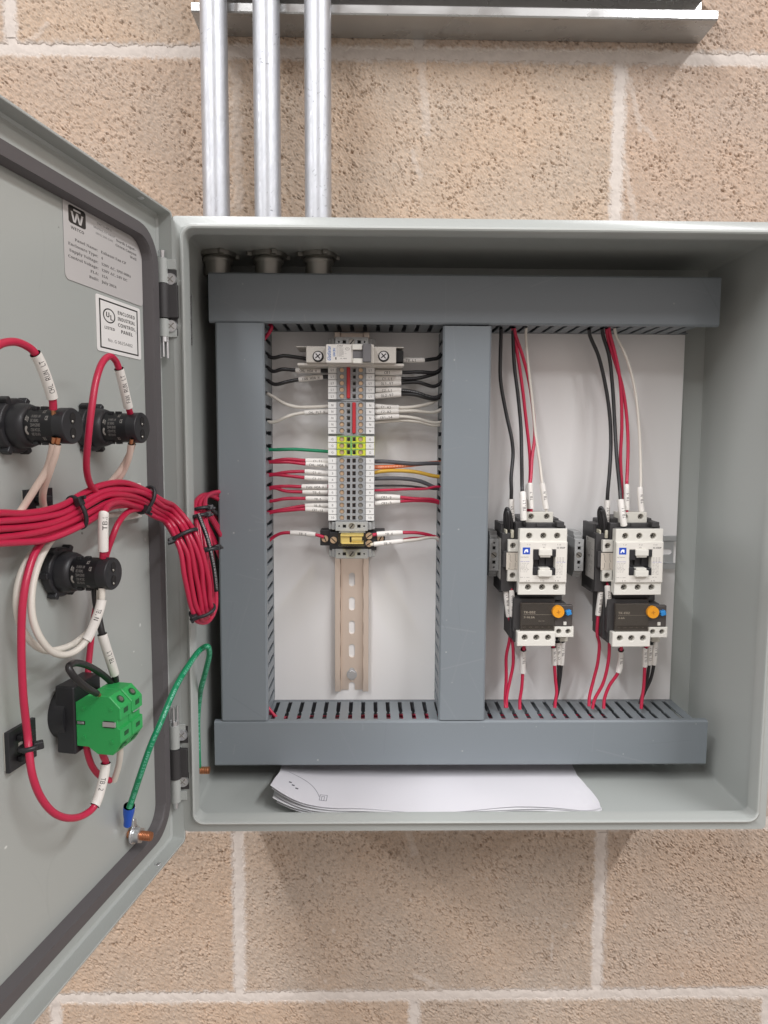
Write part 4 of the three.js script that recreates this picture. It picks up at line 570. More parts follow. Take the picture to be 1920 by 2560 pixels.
wire('white wire with a sleeve marked TB.N leaving the right side of the relay', GR, M.whiteWire, RW, [[.1515,-.4906,.06], [.1549,-.4901,.06], [.1831,-.4874,.056], [.199,-.4861,.053], [.2151,-.4841,.051], [.2234,-.4893,.048]], [[1, 2, 'TB.N', 0.0025]]);
wire('short red wire crossing behind the white TB.N wire', GR, M.red, 0.0014, [[.1846,-.4873,.046], [.1921,-.4859,.046], [.204,-.4851,.047], [.2153,-.4833,.048], [.2236,-.4889,.046]]);

// ------------------------------------------------------------------ wires of the two contactors (written from the contactor up, then from the contactor down)
const G1 = 'wires above the contactors', G2 = 'wires below the overload relays', C1 = 'the left contactor', C2 = 'the right contactor';
wire('leftmost black wire above ' + C1, G1, M.blackWire, RB, [[.2906,-.472,.068], [.2899,-.4685,.07], [.2882,-.4439,.07], [.2882,-.4358,.07], [.288,-.424,.068], [.2906,-.4002,.062], [.2894,-.3861,.06], [.2841,-.3607,.056], [.2781,-.3285,.055], [.2773,-.3049,.056], [.2768,-.2862,.06], [.2756,-.2803,.066]], [[1, 2, 'OL1.57', 0.0027]]);
wire('black wire with a sleeve marked TB.L1 above ' + C1, G1, M.blackWire, RB, [[.2997,-.4715,.082], [.2985,-.4677,.084], [.2974,-.4627,.086], [.2971,-.4375,.08], [.2975,-.4361,.076], [.2978,-.4029,.068], [.2977,-.3749,.062], [.295,-.3439,.058], [.291,-.3132,.056], [.2885,-.2861,.06], [.2875,-.2795,.066]], [[2, 3, 'TB.L1', 0.0032]]);
wire('left red wire with a sleeve marked CHL HOA above ' + C1, G1, M.red, RW, [[.3052,-.4578,.07], [.3051,-.4534,.07], [.3053,-.4304,.067], [.3066,-.4282,.066], [.3076,-.403,.06], [.3039,-.3677,.056], [.2992,-.3325,.055], [.2941,-.3048,.056], [.2893,-.2847,.06], [.2867,-.2799,.066]], [[1, 2, 'CHL HOA K', 0.0026]]);
wire('right red wire with a sleeve marked TB.7 above ' + C1, G1, M.red, RW, [[.307,-.4574,.074], [.3068,-.453,.074], [.3058,-.4285,.072], [.3068,-.4238,.07], [.3092,-.4029,.063], [.3126,-.3817,.057], [.3096,-.3463,.053], [.3052,-.3239,.053], [.2983,-.3034,.056], [.2901,-.285,.062], [.2883,-.2799,.066]], [[1, 2, 'TB.7', 0.0027]]);
wire('white wire with a sleeve marked TB.N above ' + C1, G1, M.whiteWire, 0.0014, [[.3226,-.4576,.072], [.3219,-.4531,.072], [.318,-.4286,.07], [.3177,-.4252,.069], [.3165,-.4085,.064], [.3132,-.3818,.058], [.3095,-.3465,.055], [.3048,-.3129,.055], [.3009,-.286,.06], [.2998,-.2794,.066]], [[1, 2, 'TB.N', 0.0028]]);
wire('black jumper loop standing on the contact block of ' + C1, G1, M.blackWire, 0.0019, [[.2852,-.4742,.07], [.2833,-.4708,.071], [.2822,-.4634,.072], [.2826,-.4565,.072], [.2837,-.4532,.073], [.2851,-.4547,.074], [.2869,-.4615,.075], [.2885,-.4679,.075], [.2891,-.4737,.074]]);
wire('black wire hugging the jumper loop of ' + C1, G1, M.blackWire, 0.0016, [[.2858,-.4743,.073], [.2843,-.4689,.074], [.2834,-.4631,.075], [.2832,-.4574,.075], [.284,-.4558,.075], [.2849,-.4589,.076], [.2856,-.4654,.076], [.286,-.474,.075]]);
wire('leftmost black wire above ' + C2, G1, M.blackWire, RB, [[.3836,-.4729,.068], [.3824,-.4706,.07], [.3822,-.4445,.07], [.3822,-.439,.07], [.3847,-.4166,.066], [.387,-.3884,.06], [.386,-.3601,.056], [.3814,-.3319,.054], [.3733,-.3041,.055], [.3631,-.2862,.06], [.3601,-.2803,.066]], [[1, 2, 'OL2.57', 0.0027]]);
wire('black wire with a sleeve marked TB.L1 above ' + C2, G1, M.blackWire, RB, [[.3951,-.4714,.084], [.3948,-.4702,.084], [.3936,-.4676,.086], [.3916,-.4436,.08], [.392,-.4343,.076], [.3905,-.4024,.068], [.3899,-.3673,.06], [.3878,-.332,.056], [.3835,-.3042,.056], [.3759,-.2861,.06], [.3726,-.2798,.066]], [[2, 3, 'TB.L1', 0.0032]]);
wire('red wire with a sleeve marked TB.5 above ' + C2, G1, M.red, RW, [[.4003,-.4587,.074], [.4,-.454,.074], [.4006,-.4297,.07], [.4013,-.4263,.068], [.4042,-.3954,.06], [.404,-.3713,.056], [.401,-.3458,.054], [.3973,-.3289,.053], [.3903,-.311,.055], [.3804,-.2874,.06], [.3771,-.2798,.066]], [[1, 2, 'TB.5', 0.0027]]);
wire('red wire passing behind the TB.L1 wire of ' + C2, G1, M.red, RW, [[.3993,-.4593,.068], [.3985,-.4456,.066], [.3976,-.428,.064], [.397,-.4025,.06], [.3983,-.3742,.057], [.3967,-.3404,.056], [.393,-.3196,.058], [.3877,-.3003,.059], [.381,-.2846,.064], [.379,-.2789,.067]]);
wire('white wire with a sleeve marked TB.N above ' + C2, G1, M.whiteWire, 0.0014, [[.4178,-.4597,.072], [.4157,-.4556,.072], [.414,-.433,.07], [.4147,-.4326,.069], [.416,-.4137,.064], [.4158,-.3812,.058], [.4123,-.3458,.055], [.4063,-.3206,.055], [.3971,-.3001,.058], [.3876,-.2856,.062], [.3847,-.2792,.066]], [[1, 2, 'TB.N', 0.0028]]);
wire('black jumper loop standing on the contact block of ' + C2, G1, M.blackWire, 0.0019, [[.3787,-.4769,.072], [.3757,-.4703,.073], [.3739,-.4622,.073], [.3736,-.4549,.073], [.3748,-.4519,.074], [.3766,-.4543,.075], [.3781,-.461,.076], [.3801,-.4683,.076], [.3814,-.4766,.075]]);
wire('black wire hugging the jumper loop of ' + C2, G1, M.blackWire, 0.0016, [[.379,-.477,.075], [.3764,-.4699,.076], [.3748,-.4627,.076], [.3742,-.457,.076], [.3745,-.4549,.077], [.3756,-.4577,.077], [.3768,-.4649,.078], [.378,-.4762,.078]]);
const zs = 0.066;
wire('left red wire with a sleeve below the contact block of ' + C1, G2, M.red, RW, [[.2878,-.6547,.066], [.288,-.6469,.062], [.2894,-.6261,.058], [.289,-.6039,.058], [.2911,-.5862,.062], [.2906,-.5669,.07], [.2876,-.5591,.073], [.2842,-.5336,.074], [.2848,-.5282,.07], [.2862,-.5256,.066]], [[6, 7, 'CHL RUN LT', 0.0027]]);
wire('right red wire with a sleeve below the contact block of ' + C1, G2, M.red, RW, [[.2889,-.6547,.066], [.2893,-.6447,.063], [.2927,-.6291,.06], [.2958,-.6128,.059], [.2949,-.5953,.062], [.2912,-.5736,.07], [.2899,-.5577,.077], [.289,-.5323,.078], [.2882,-.5268,.075], [.2881,-.5236,.072]], [[6, 7, 'CHL STOP', 0.0028]]);
wire('red wire with a sleeve marked TB.1 at the bottom of ' + C1, G2, M.red, RW, [[.3023,-.6566,.066], [.3027,-.6484,.063], [.3044,-.6358,.062], [.3047,-.6189,.064], [.3031,-.5928,.072], [.3027,-.5912,.076], [.3027,-.5871,.076]], [[3, 4, 'TB.1', 0.0029]]);
wire('red wire with a sleeve at the lower right of ' + C1, G2, M.red, RW, [[.3375,-.6548,.066], [.3386,-.6472,.064], [.3397,-.6401,.063], [.3386,-.6285,.062], [.3363,-.6107,.064], [.3339,-.5918,.068], [.3324,-.5882,.069]], [[4, 5, 'OL1.96', 0.0026]]);
wire('inner black sleeved wire at the lower right of ' + C1, G2, M.blackWire, RW, [[.3382,-.6548,.062], [.34,-.6477,.06], [.3426,-.6345,.058], [.3415,-.6114,.06], [.3387,-.5869,.066], [.3372,-.5826,.068]], [[3, 4, 'C1 TB 17', 0.0026]]);
wire('outer black sleeved wire at the lower right of ' + C1, G2, M.blackWire, RW, [[.338,-.6542,.06], [.3418,-.6438,.058], [.3439,-.632,.057], [.3446,-.6118,.06], [.3435,-.586,.066], [.3423,-.5851,.068]], [[3, 4, 'TB.L1', 0.0026]]);
wire('left red wire marked FAN RUN LT below the contact block of ' + C2, G2, M.red, RW, [[.372,-.6533,.066], [.3731,-.6448,.063], [.3778,-.6273,.06], [.3814,-.6097,.06], [.3813,-.5896,.063], [.3766,-.5777,.07], [.3756,-.5576,.074], [.377,-.534,.075], [.3781,-.5304,.07]], [[6, 7, 'FAN RUN LT', 0.0028]]);
wire('right red wire marked FAN STOP below the contact block of ' + C2, G2, M.red, RW, [[.3756,-.6558,.066], [.378,-.6472,.064], [.3866,-.63,.063], [.3902,-.6051,.066], [.3881,-.5816,.072], [.3852,-.5681,.078], [.3837,-.5524,.081], [.3814,-.5272,.082], [.3827,-.5235,.078]], [[6, 7, 'FAN STOP', 0.0030]]);
wire('red wire with a sleeve marked TB.2 at the bottom of ' + C2, G2, M.red, RW, [[.387,-.6558,.066], [.3884,-.6467,.063], [.3934,-.6331,.062], [.4012,-.6183,.064], [.4001,-.5934,.072], [.399,-.5915,.076], [.399,-.5874,.076]], [[3, 4, 'TB.2', 0.0029]]);
wire('red wire with a sleeve at the lower right of ' + C2, G2, M.red, RW, [[.425,-.6558,.066], [.4262,-.6473,.064], [.4282,-.6341,.062], [.4277,-.6127,.064], [.4261,-.5921,.068], [.4293,-.5893,.069]], [[3, 4, 'OL2.96', 0.0026]]);
wire('inner black sleeved wire at the lower right of ' + C2, G2, M.blackWire, RW, [[.4257,-.6534,.06], [.4289,-.6439,.058], [.4329,-.6302,.057], [.4336,-.6118,.06], [.432,-.5887,.066], [.4341,-.585,.068]], [[3, 4, 'C2 TB 17', 0.0026]]);
wire('outer black sleeved wire at the lower right of ' + C2, G2, M.blackWire, RW, [[.4272,-.6523,.058], [.4314,-.6427,.056], [.4373,-.6287,.056], [.4385,-.6118,.06], [.437,-.5847,.066], [.4365,-.5824,.068]], [[3, 4, 'TB.L1', 0.0026]]);
// wires lying inside the bottom duct, seen through its slots
for (let i = 0; i < 7; i++) { const y = -0.6690 - (i % 3) * 0.0042, z = 0.046 + Math.floor(i / 3) * 0.005; wire(['red wire lying highest in the bottom duct', 'red wire in the bottom duct, second layer', 'red wire in the bottom duct, third layer', 'grey wire in the bottom duct', 'red wire near the front of the bottom duct', 'black wire in the bottom duct', 'red wire along the front lower edge of the bottom duct'][i], 'wires inside the bottom duct', [M.red, M.red, M.redPink, M.greyWire, M.red, M.blackWire, M.red][i], 0.0016, [[0.018 + 0.003 * i, -0.610, 0.05 + 0.003 * i], [0.026 + 0.003 * i, -0.645, z + 0.008], [0.044 + 0.004 * i, -0.6625 - 0.001 * i, z + 0.016], [0.10, y, z + 0.006], [0.18 + 0.01 * i, y - 0.001, z + 0.010 * (i % 2)], [0.29, y, z + 0.004], [0.40 + 0.01 * (i % 3), y - 0.001, z + 0.002]]); }
wire('red wire showing at the top left corner where the ducts meet', null, M.redPink, 0.0018, [[0.040, -0.262, 0.060], [0.052, -0.276, 0.064], [0.057, -0.2815, 0.068], [0.050, -0.292, 0.066], [0.036, -0.300, 0.060]]);

// ------------------------------------------------------------------ on the door: pilot lights, switch block, tie mounts
const dThing = (name, label, cat, group, p) => { const o = thing(name, label, cat, group); const c = Math.cos(DTURN), s = Math.sin(DTURN); o.position.set(DO[0] + p[0] * c + p[2] * s, p[1], DO[2] - p[0] * s + p[2] * c); o.rotation.y = DTURN; return o; };
const pilotPrint = canvasTex(256, 128, (c, w, h) => { c.fillStyle = '#17171a'; c.fillRect(0, 0, w, h); c.fillStyle = '#a5a19b'; c.font = '15px ' + sans; ['XB2-EV163', '120V AC/DC', '20mA 50/60', 'IEC 60947', 'Ui 660V 1W'].forEach((t, i) => c.fillText(t, 74, 40 + i * 15, 104)); c.font = 'bold 22px ' + sans; c.fillText('X1', 150, 24); c.fillText('X2', 152, 122); c.fillText('CE', 190, 96); c.beginPath(); c.arc(42, 48, 15, 0.8, 5.5); c.lineTo(42, 48); c.fill(); c.save(); c.translate(28, 96); c.rotate(-0.3); c.font = 'bold 24px ' + sans; c.fillText('RU', 0, 4); c.restore(); });
const pilotMat = std([1, 1, 1], 0.42, 0, { map: pilotPrint });
function makePilot(p, label) {
  const t = dThing('pilot_light', label, 'pilot light', 'pilot lights seen from behind on the door', p), L = 0.0405;
  mesh('mounting_nut', join(new THREE.LatheGeometry([[0.0098, 0.0005], [0.0152, 0.0005], [0.0158, 0.0015], [0.0158, 0.0052], [0.0148, 0.0066], [0.0098, 0.0066]].map((q) => new THREE.Vector2(...q)), 36).rotateX(Math.PI / 2), [0, 1, 2, 3, 4, 5].map((k) => rbox(0.006, 0.004, 0.0062, 0.0008).translate(0.0152, 0, 0.0036).rotateZ(k * 1.047))), M.black, t);
  mesh('collar', new THREE.LatheGeometry([[0.0085, 0.006], [0.0128, 0.006], [0.0131, 0.007], [0.0127, 0.0125], [0.0118, 0.0150], [0.0104, 0.0158], [0.0098, 0.016]].map((q) => new THREE.Vector2(...q)), 36).rotateX(Math.PI / 2), M.black, t);
  const body = new THREE.LatheGeometry([[0.0098, 0.015], [0.0098, L - 0.0075], [0.0102, L - 0.0068], [0.0102, L - 0.0008], [0.0095, L], [0.0001, L]].map((q) => new THREE.Vector2(...q)), 40).rotateX(Math.PI / 2);
  mesh('body', join(body, [-1, 1].flatMap((s) => [0, 1].map((k) => rbox(0.0035, 0.0022, 0.0034, 0.0004).translate(-0.003 + 0.001 * k, s * 0.0098, 0.0195 + k * 0.005)))), M.black, t);
  const pg = new THREE.CylinderGeometry(0.00995, 0.00995, 0.019, 24, 1, true, -Math.PI * 0.36, Math.PI * 0.72); { const uv = pg.attributes.uv; for (let i = 0; i < uv.count; i++) { const u = uv.getX(i), v = uv.getY(i); uv.setXY(i, v, u); } }
  mesh('print', pg.rotateX(Math.PI / 2).rotateZ(-Math.PI / 2 - 0.0).translate(0, 0, 0.0245), pilotMat, t);
  for (const y of [0.0042, -0.0042]) { const h = mesh('terminal_hole', cyl(0.0026, 0.0006, 18).scale(1, 1.3, 1).translate(-0.0004, y, L), M.hole, t); mesh('screw', new THREE.SphereGeometry(0.0009, 10, 8).translate(-0.0010, y - 0.0018, L + 0.0001), M.steelDark, h); }
  return t;
}
const pilot1 = makePilot([-0.1846, -0.3822, 0], 'black pilot light body on the door at the left edge of the photo');
for (const [p, label] of [[[-0.1069, -0.3815, 0], 'black pilot light body on the door nearest the two labels'], [[-0.1475, -0.4735, 0], 'lower black pilot light body on the door, inside the white wire loops']]) { const c = pilot1.clone(); c.name = numbered('pilot_light'); scene.add(c); const a = dThing('spare', '', '', null, p); c.position.copy(a.position); scene.remove(a); c.userData = { label, category: 'pilot light', group: 'pilot lights seen from behind on the door' }; }
const SW = [-.144,-.5671,.033];
{ // selector switch with a pair of green contact blocks
  const t = dThing('selector_switch', 'selector switch with green contact blocks and black collar low on the door', 'selector switch', null, [SW[0], SW[1], 0]); t.scale.set(1.16, 1.16, 1.06);
  mesh('collar', join(cyl(0.0150, 0.010, 36).translate(0, 0.001, 0.0052), bx(-0.0130, 0.0130, -0.0185, 0.0195, 0.004, 0.0165, 0.0012)), M.black, t);
  const prof = [[0.0168, -0.0135], [0.0168, 0.0105], [0.0245, 0.0148], [0.0385, 0.0148], [0.0450, 0.0088], [0.0450, 0.0030], [0.0432, 0.0026], [0.0432, -0.0026], [0.0450, -0.0030], [0.0450, -0.0100], [0.0395, -0.0172], [0.0300, -0.0172], [0.0240, -0.0135]];
  for (const [x0, x1] of [[-0.0118, -0.0004], [0.0004, 0.0116]]) { const b = mesh('contact_block', extrudeX(prof, x0, x1, 0.0004), M.greenBlock, t); mesh('rivet', join([[0.0215, 0.0075], [0.0395, 0.0082], [0.0215, -0.0085], [0.0395, -0.0100]].map(([z, y]) => cyl(0.0011, 0.0006, 12).rotateY(Math.PI / 2).translate(x0 - 0.0002, y, z))), M.greenBlock, b); mesh('clamp_screw', join(cyl(0.0015, 0.0012, 14).rotateX(-0.82).translate((x0 + x1) / 2, 0.0122, 0.0421)), M.steelDark, b); mesh('terminal_opening', join(cyl(0.0025, 0.0008, 18).rotateX(-0.82).translate((x0 + x1) / 2, 0.0121, 0.0420), cyl(0.0026, 0.0006, 16).rotateX(0.9).translate((x0 + x1) / 2, -0.0140, 0.0428), bx(x0 + 0.003, x1 - 0.0025, 0.0140, 0.0151, 0.0295, 0.0355, 0.0003), bx(x0 + 0.0035, x1 - 0.0035, 0.0052, 0.0080, 0.0446, 0.0456, 0.0002), bx(x0 + 0.0035, x1 - 0.0035, -0.0075, -0.0050, 0.0446, 0.0456, 0.0002)), M.greenDark, b); }
  mesh('plunger_slot', join(bx(-0.0122, -0.0117, -0.0022, 0.0016, 0.0345, 0.0415, 0.0002), bx(-0.0122, -0.0117, -0.0014, 0.0006, 0.0172, 0.0225, 0.0002)), M.hole, t);
  mesh('contact_bar', join(bx(-0.0125, -0.0115, -0.0016, 0.0012, 0.0340, 0.0425, 0.0003), bx(-0.0124, -0.0116, -0.0010, 0.0003, 0.0176, 0.0220, 0.0002), bx(0.002, 0.008, 0.0018, 0.0026, 0.0430, 0.0455, 0.0003)), M.zinc, t);
}
function tieMount(p, mat, label, s = 0.014) {
  const t = dThing('tie_mount', label, 'cable tie mount', 'adhesive cable tie mounts on the door', p); const base = rectShape(-s, s, -s, s); base.holes.push(rectHole(-0.004, 0.004, -0.003, 0.003));
  mesh('base', join(panel(base, 0.0012, 0.0042, 0.0003)), mat, t); mesh('adhesive_pad', bx(-s + 0.0005, s - 0.0005, -s + 0.0005, s - 0.0005, 0.0001, 0.0011, 0.0001), M.cream, t); mesh('saddle', join(bx(-0.006, 0.006, 0.0045, 0.008, 0.0043, 0.0085, 0.001), bx(-0.006, 0.006, -0.008, -0.0045, 0.0043, 0.0085, 0.001)), mat, t); return t;
}
tieMount([-.1901,-.5699,0], M.black, 'black square tie mount low on the door at the left edge', 0.0118);
tieMount([-.1655,-.4319,0], M.black, 'black tie mount above the left end of the red wire bundle', 0.012);
tieMount([-.0578,-.4356,0], M.cream, 'white tie mount behind the red wire bundle', 0.013);

// ------------------------------------------------------------------ wires on the door
const GD = 'wires on the door', FD = [0.47, 0.0, 0.88], wd = (l, m, r, pts, sl, o = {}) => wire(l, GD, m, r, pts, sl, { face: FD, ...o });
const RD = 0.0021;
wd('red wire arching over to the top of the pilot light at the left edge', M.red, RD, [[-.0246,-.3733,.3591], [-.024,-.3673,.3612], [-.0258,-.3449,.3756], [-.0279,-.3415,.3814], [-.0305,-.3407,.3895], [-.0337,-.3447,.4003], [-.0362,-.3554,.4078]], [[1, 2, 'CHL RUN LT', 0.0030]], { bare: 's' });
wd('red wire looping up beside the pilot light nearest the labels', M.red, RD, [[-.0087,-.3722,.2787], [-.0085,-.368,.2829], [-.0092,-.3445,.2968], [-.0099,-.3401,.3], [-.0111,-.3379,.3064], [-.0126,-.3417,.3141], [-.0134,-.3523,.3232], [-.0146,-.37,.3294], [-.017,-.3901,.3309], [-.0215,-.4064,.3231], [-.0249,-.4179,.3093], [-.0259,-.425,.2934]], [[1, 2, 'FAN RUN LT', 0.0030]], { bare: 's' });
wd('outer pinkish white wire under the pilot light at the left edge', M.pinkWhite, RD, [[-.0255,-.3921,.3587], [-.0272,-.3971,.3569], [-.0316,-.4063,.3536], [-.0387,-.4171,.3532], [-.046,-.4286,.3541], [-.0491,-.4358,.3593]], [], { bare: 's' });
wd('inner pinkish white wire under the pilot light at the left edge', M.pinkWhite, RD, [[-.0234,-.3925,.3583], [-.0252,-.3978,.357], [-.0305,-.4078,.3532], [-.0381,-.4191,.3451], [-.0425,-.4277,.3366], [-.0434,-.4363,.3306]], [], { bare: 's' });
wd('upper pinkish white wire under the pilot light nearest the labels', M.pinkWhite, RD, [[-.0089,-.3919,.2744], [-.0117,-.3988,.2732], [-.0177,-.4089,.2725], [-.025,-.4181,.2733], [-.0316,-.4268,.2808]], [], { bare: 's' });
wd('lower pinkish white wire under the pilot light nearest the labels', M.pinkWhite, RD, [[-.0081,-.3922,.2808], [-.0113,-.4015,.2761], [-.0174,-.4117,.271], [-.0234,-.4201,.2703], [-.0303,-.43,.2746]], [], { bare: 's' });
wd('red wire with a white sleeve dropping to the lower pilot light', M.red, RD, [[-.0154,-.4632,.3176], [-.0146,-.4587,.3188], [-.0143,-.439,.3175], [-.0142,-.4355,.3167], [-.0152,-.4318,.3065], [-.016,-.4311,.2846], [-.0149,-.4354,.2582], [-.0121,-.441,.2338]], [[1, 3, 'TB.12', 0.0031]], { bare: 's' });
wd('red wire passing behind the lower pilot light down to the green blocks', M.red, RD, [[-.0344,-.5897,.3057], [-.0371,-.5826,.2984], [-.0384,-.5476,.2897], [-.0383,-.5306,.2842], [-.0368,-.5135,.2815], [-.0338,-.4921,.2767], [-.0258,-.466,.2826], [-.0216,-.4542,.282], [-.0197,-.4467,.2777], [-.0176,-.4394,.2617], [-.0129,-.4392,.2376]]);
wd('white wire of the inner loop with a sleeve under the lower pilot light', M.whiteWire, RD, [[-.0158,-.482,.3197], [-.0159,-.4891,.3205], [-.0174,-.4972,.3227], [-.0234,-.513,.3274], [-.0277,-.5181,.3336], [-.0314,-.518,.3421], [-.035,-.5133,.35], [-.0385,-.5015,.3576], [-.0409,-.4893,.3592], [-.0421,-.4746,.355], [-.0422,-.4613,.3452], [-.0413,-.4505,.3302], [-.0393,-.443,.315], [-.033,-.4411,.283], [-.0243,-.4425,.2389]], [[1, 3, 'TB.N', 0.0030]], { bare: 's' });
wd('white wire of the outer loop under the lower pilot light', M.whiteWire, RD, [[-.0182,-.4833,.3166], [-.0198,-.4931,.3143], [-.0239,-.507,.3146], [-.0315,-.5154,.3219], [-.0368,-.5169,.3332], [-.0419,-.5147,.3435], [-.0458,-.5059,.3531], [-.0488,-.4943,.3579], [-.0491,-.4814,.3597], [-.0484,-.4681,.3558], [-.0468,-.4585,.3477], [-.0447,-.4512,.3371]], []);
wd('black wire with white sleeve from lower pilot light to green blocks', M.blackWire, RD, [[-.0166,-.5491,.2979], [-.0162,-.5429,.3014], [-.0187,-.5128,.3139], [-.0206,-.5038,.3131], [-.0225,-.4935,.3127], [-.0234,-.4836,.3118]], [[1, 2, 'TB.L1', 0.0030]], { bare: 's' });
wd('black jumper arching over the green contact blocks', M.blackWire, RD, [[-.0169,-.5457,.3308], [-.0183,-.5376,.3426], [-.0213,-.5273,.353], [-.0235,-.5222,.3538], [-.0246,-.5225,.3436], [-.0233,-.5294,.3269], [-.0209,-.5407,.3095], [-.0188,-.55,.2988]], [], { bare: 'se' });
wd('long red wire hanging in a big curve low on the door', M.redPink, 0.0022, [[-.0205,-.5862,.3179], [-.02,-.5928,.3152], [-.0195,-.5984,.3129], [-.0235,-.622,.3228], [-.0272,-.6238,.3313], [-.0315,-.6196,.3428], [-.0356,-.6107,.3533], [-.0393,-.5965,.3615], [-.042,-.5811,.3648], [-.0445,-.5686,.3621], [-.0461,-.5608,.3597], [-.0458,-.5353,.3634], [-.045,-.5035,.3646], [-.0438,-.4821,.3636], [-.0429,-.4675,.3591], [-.0422,-.4557,.3505], [-.0411,-.4485,.3395], [-.0388,-.4434,.3279]], [[2, 3, 'TB.2', 0.0031]]);
wd('short red wire curving beneath the green contact blocks', M.red, RD, [[-.0303,-.5845,.3158], [-.0302,-.5891,.3153], [-.0293,-.6011,.3108], [-.0269,-.6113,.304], [-.024,-.6193,.2942]]);
wd('short white wire under the right corner of the green contact blocks', M.whiteWire, RD, [[-.0122,-.5884,.3067], [-.0135,-.5964,.303], [-.0166,-.6071,.2981], [-.0217,-.6198,.293]], [], { bare: 's' });
// red bundle: side by side along one path over the door, across the hinge, down into a loop and back into the cabinet
const bundleA = [[-.0498,-.4369,.3943], [-.046,-.4375,.3802], [-.0411,-.4387,.3604], [-.035,-.4378,.3398], [-.0289,-.4341,.3192], [-.0236,-.4278,.2974], [-.0179,-.4263,.2735], [-.0123,-.4316,.2451], [-.0057,-.4421,.2219], [-.0035,-.4503,.198], [.0052,-.4609,.205], [.0108,-.472,.207], [.0141,-.4879,.206], [.0159,-.5042,.203], [.0169,-.5197,.199], [.0175,-.5279,.195]];
const bundleB = [[.0169,-.533,.188], [.0183,-.532,.178], [.0188,-.5176,.174], [.0172,-.499,.172], [.014,-.4806,.168], [.0106,-.4662,.162], [.0073,-.4546,.155], [.0042,-.4462,.146], [.0029,-.4372,.13], [.0043,-.4334,.1], [.0126,-.4341,.075]];
const cA = spline(bundleA), wiresInBundle = 9;
const spreadAt = (t) => 0.7 + 0.45 * Math.sin(t * 5.2 + 0.4) ** 2;
for (let i = 0; i < wiresInBundle; i++) {
  const a = ((i % 5) - 2) * 0.0037 + (i > 4 ? 0.0018 : 0), b = i > 4 ? -0.0032 : 0.0006, pts = [], F = V(FD);
  const path = [...bundleA, ...bundleB], cc = spline(path), n = 30;
  for (let k = 0; k <= n; k++) {
    const t = k / n, p = cc.getPoint(t), T = cc.getTangent(t), U = F.clone().cross(T).normalize(), G = T.clone().cross(U).normalize(), turn = t > 0.585 ? Math.min(1, (t - 0.585) / 0.06) : 0;
    const tight = 0.80 + 0.35 * Math.abs(Math.sin(t * 9 + 0.5)), w = a * tight + 0.0012 * N2(i * 9.1, t * 9), d = b + 0.0011 * N2(i * 5.3 + 40, t * 8);
    const side = w * (1 - 0.45 * turn); const q = p.clone().addScaledVector(U, side).addScaledVector(G, d); if (t > 0.86) { const e = (t - 0.86) / 0.14; q.y -= e * e * 0.010 * ((i * 5) % 9) ; q.z -= e * 0.004 * (i % 3); } pts.push(q.toArray());
  }
  wire(['topmost red wire', 'second red wire', 'middle red wire', 'fourth red wire', 'lowest red wire', 'first rear red wire', 'dark wire', 'third rear red wire', 'last rear red wire'][i] + ' of the tied bundle crossing the hinge into the cabinet', 'red wires of the tied bundle', i === 6 ? M.charcoal : i % 3 ? M.red : M.redPink, 0.0020, pts, [], { face: FD, n: 150 });
}
wire('black wire with white print running down the right side of the red bundle', GD, printed('#1a191b', '#d8d8d8', 'MTW OR THHN AWM 600V GASOLINE '), 0.0019, [[.0095,-.4499,.172], [.014,-.4592,.176], [.0185,-.47,.179], [.0217,-.4824,.181], [.0243,-.4972,.182], [.0251,-.5126,.18]], [], { face: FD });
function cableTie(p, axis, rx, ry, label, headAng = 0) {
  const T = V(axis).normalize(), U = V(FD).cross(T).normalize(), G = T.clone().cross(U).normalize(), q = new THREE.Quaternion().setFromRotationMatrix(new THREE.Matrix4().makeBasis(U, G, T));
  const t = thing('cable_tie', label, 'cable tie', 'black cable ties', p), c = new THREE.CatmullRomCurve3([...Array(20)].map((_, i) => { const a = i / 20 * 6.28318; return new THREE.Vector3(Math.cos(a) * rx, Math.sin(a) * ry, 0); }), true);
  const band = new THREE.TubeGeometry(c, 48, 0.0013, 6, true).scale(1, 1, 1.25).applyQuaternion(q);
  mesh('strap', band, M.black, t); const h = new THREE.Vector3(Math.cos(headAng) * rx, Math.sin(headAng) * ry, 0).applyQuaternion(q); mesh('head', rbox(0.0056, 0.0048, 0.0046, 0.0008).applyQuaternion(q).translate(h.x, h.y, h.z), M.black, t);
  if (rx > 0.006) { const d = new THREE.Vector3(Math.cos(headAng), Math.sin(headAng), 0.4).applyQuaternion(q).normalize().multiplyScalar(0.003); mesh('tail', rbox(0.0022, 0.005, 0.0018, 0.0003).applyQuaternion(q).translate(h.x + d.x, h.y + d.y, h.z + d.z), M.black, t); }
  return t;
}
const tieOn = (t, rx, ry, label, ang) => { const p = cA.getPoint(t), T = cA.getTangent(t); return cableTie(p.toArray(), T.toArray(), rx, ry, label, ang); };
tieOn(0.262, 0.0100, 0.0058, 'cable tie on the red bundle left of the lower pilot light', 0.9); tieOn(0.475, 0.0102, 0.0060, 'cable tie on the red bundle at the hinge side of the door', 2.2); tieOn(0.68, 0.0104, 0.0060, 'cable tie round the hanging red bundle in front of the cabinet edge', 3.0); tieOn(0.975, 0.0100, 0.0070, 'cable tie at the bottom end of the hanging red bundle', 2.6);
cableTie([.0067,-.4529,.157], [0.25, -1, 0.15], 0.0075, 0.0060, 'upper cable tie on the red bundle just inside the cabinet', 0.2); cableTie([.0074,-.4474,.15], [0.2, -1, 0.2], 0.0070, 0.0058, 'highest cable tie on the red bundle beside the left duct', 0.3); cableTie([.0185,-.4783,.176], [0.2, -1, 0], 0.0075, 0.0060, 'small cable tie holding the printed black wire to the red bundle', 0.2);
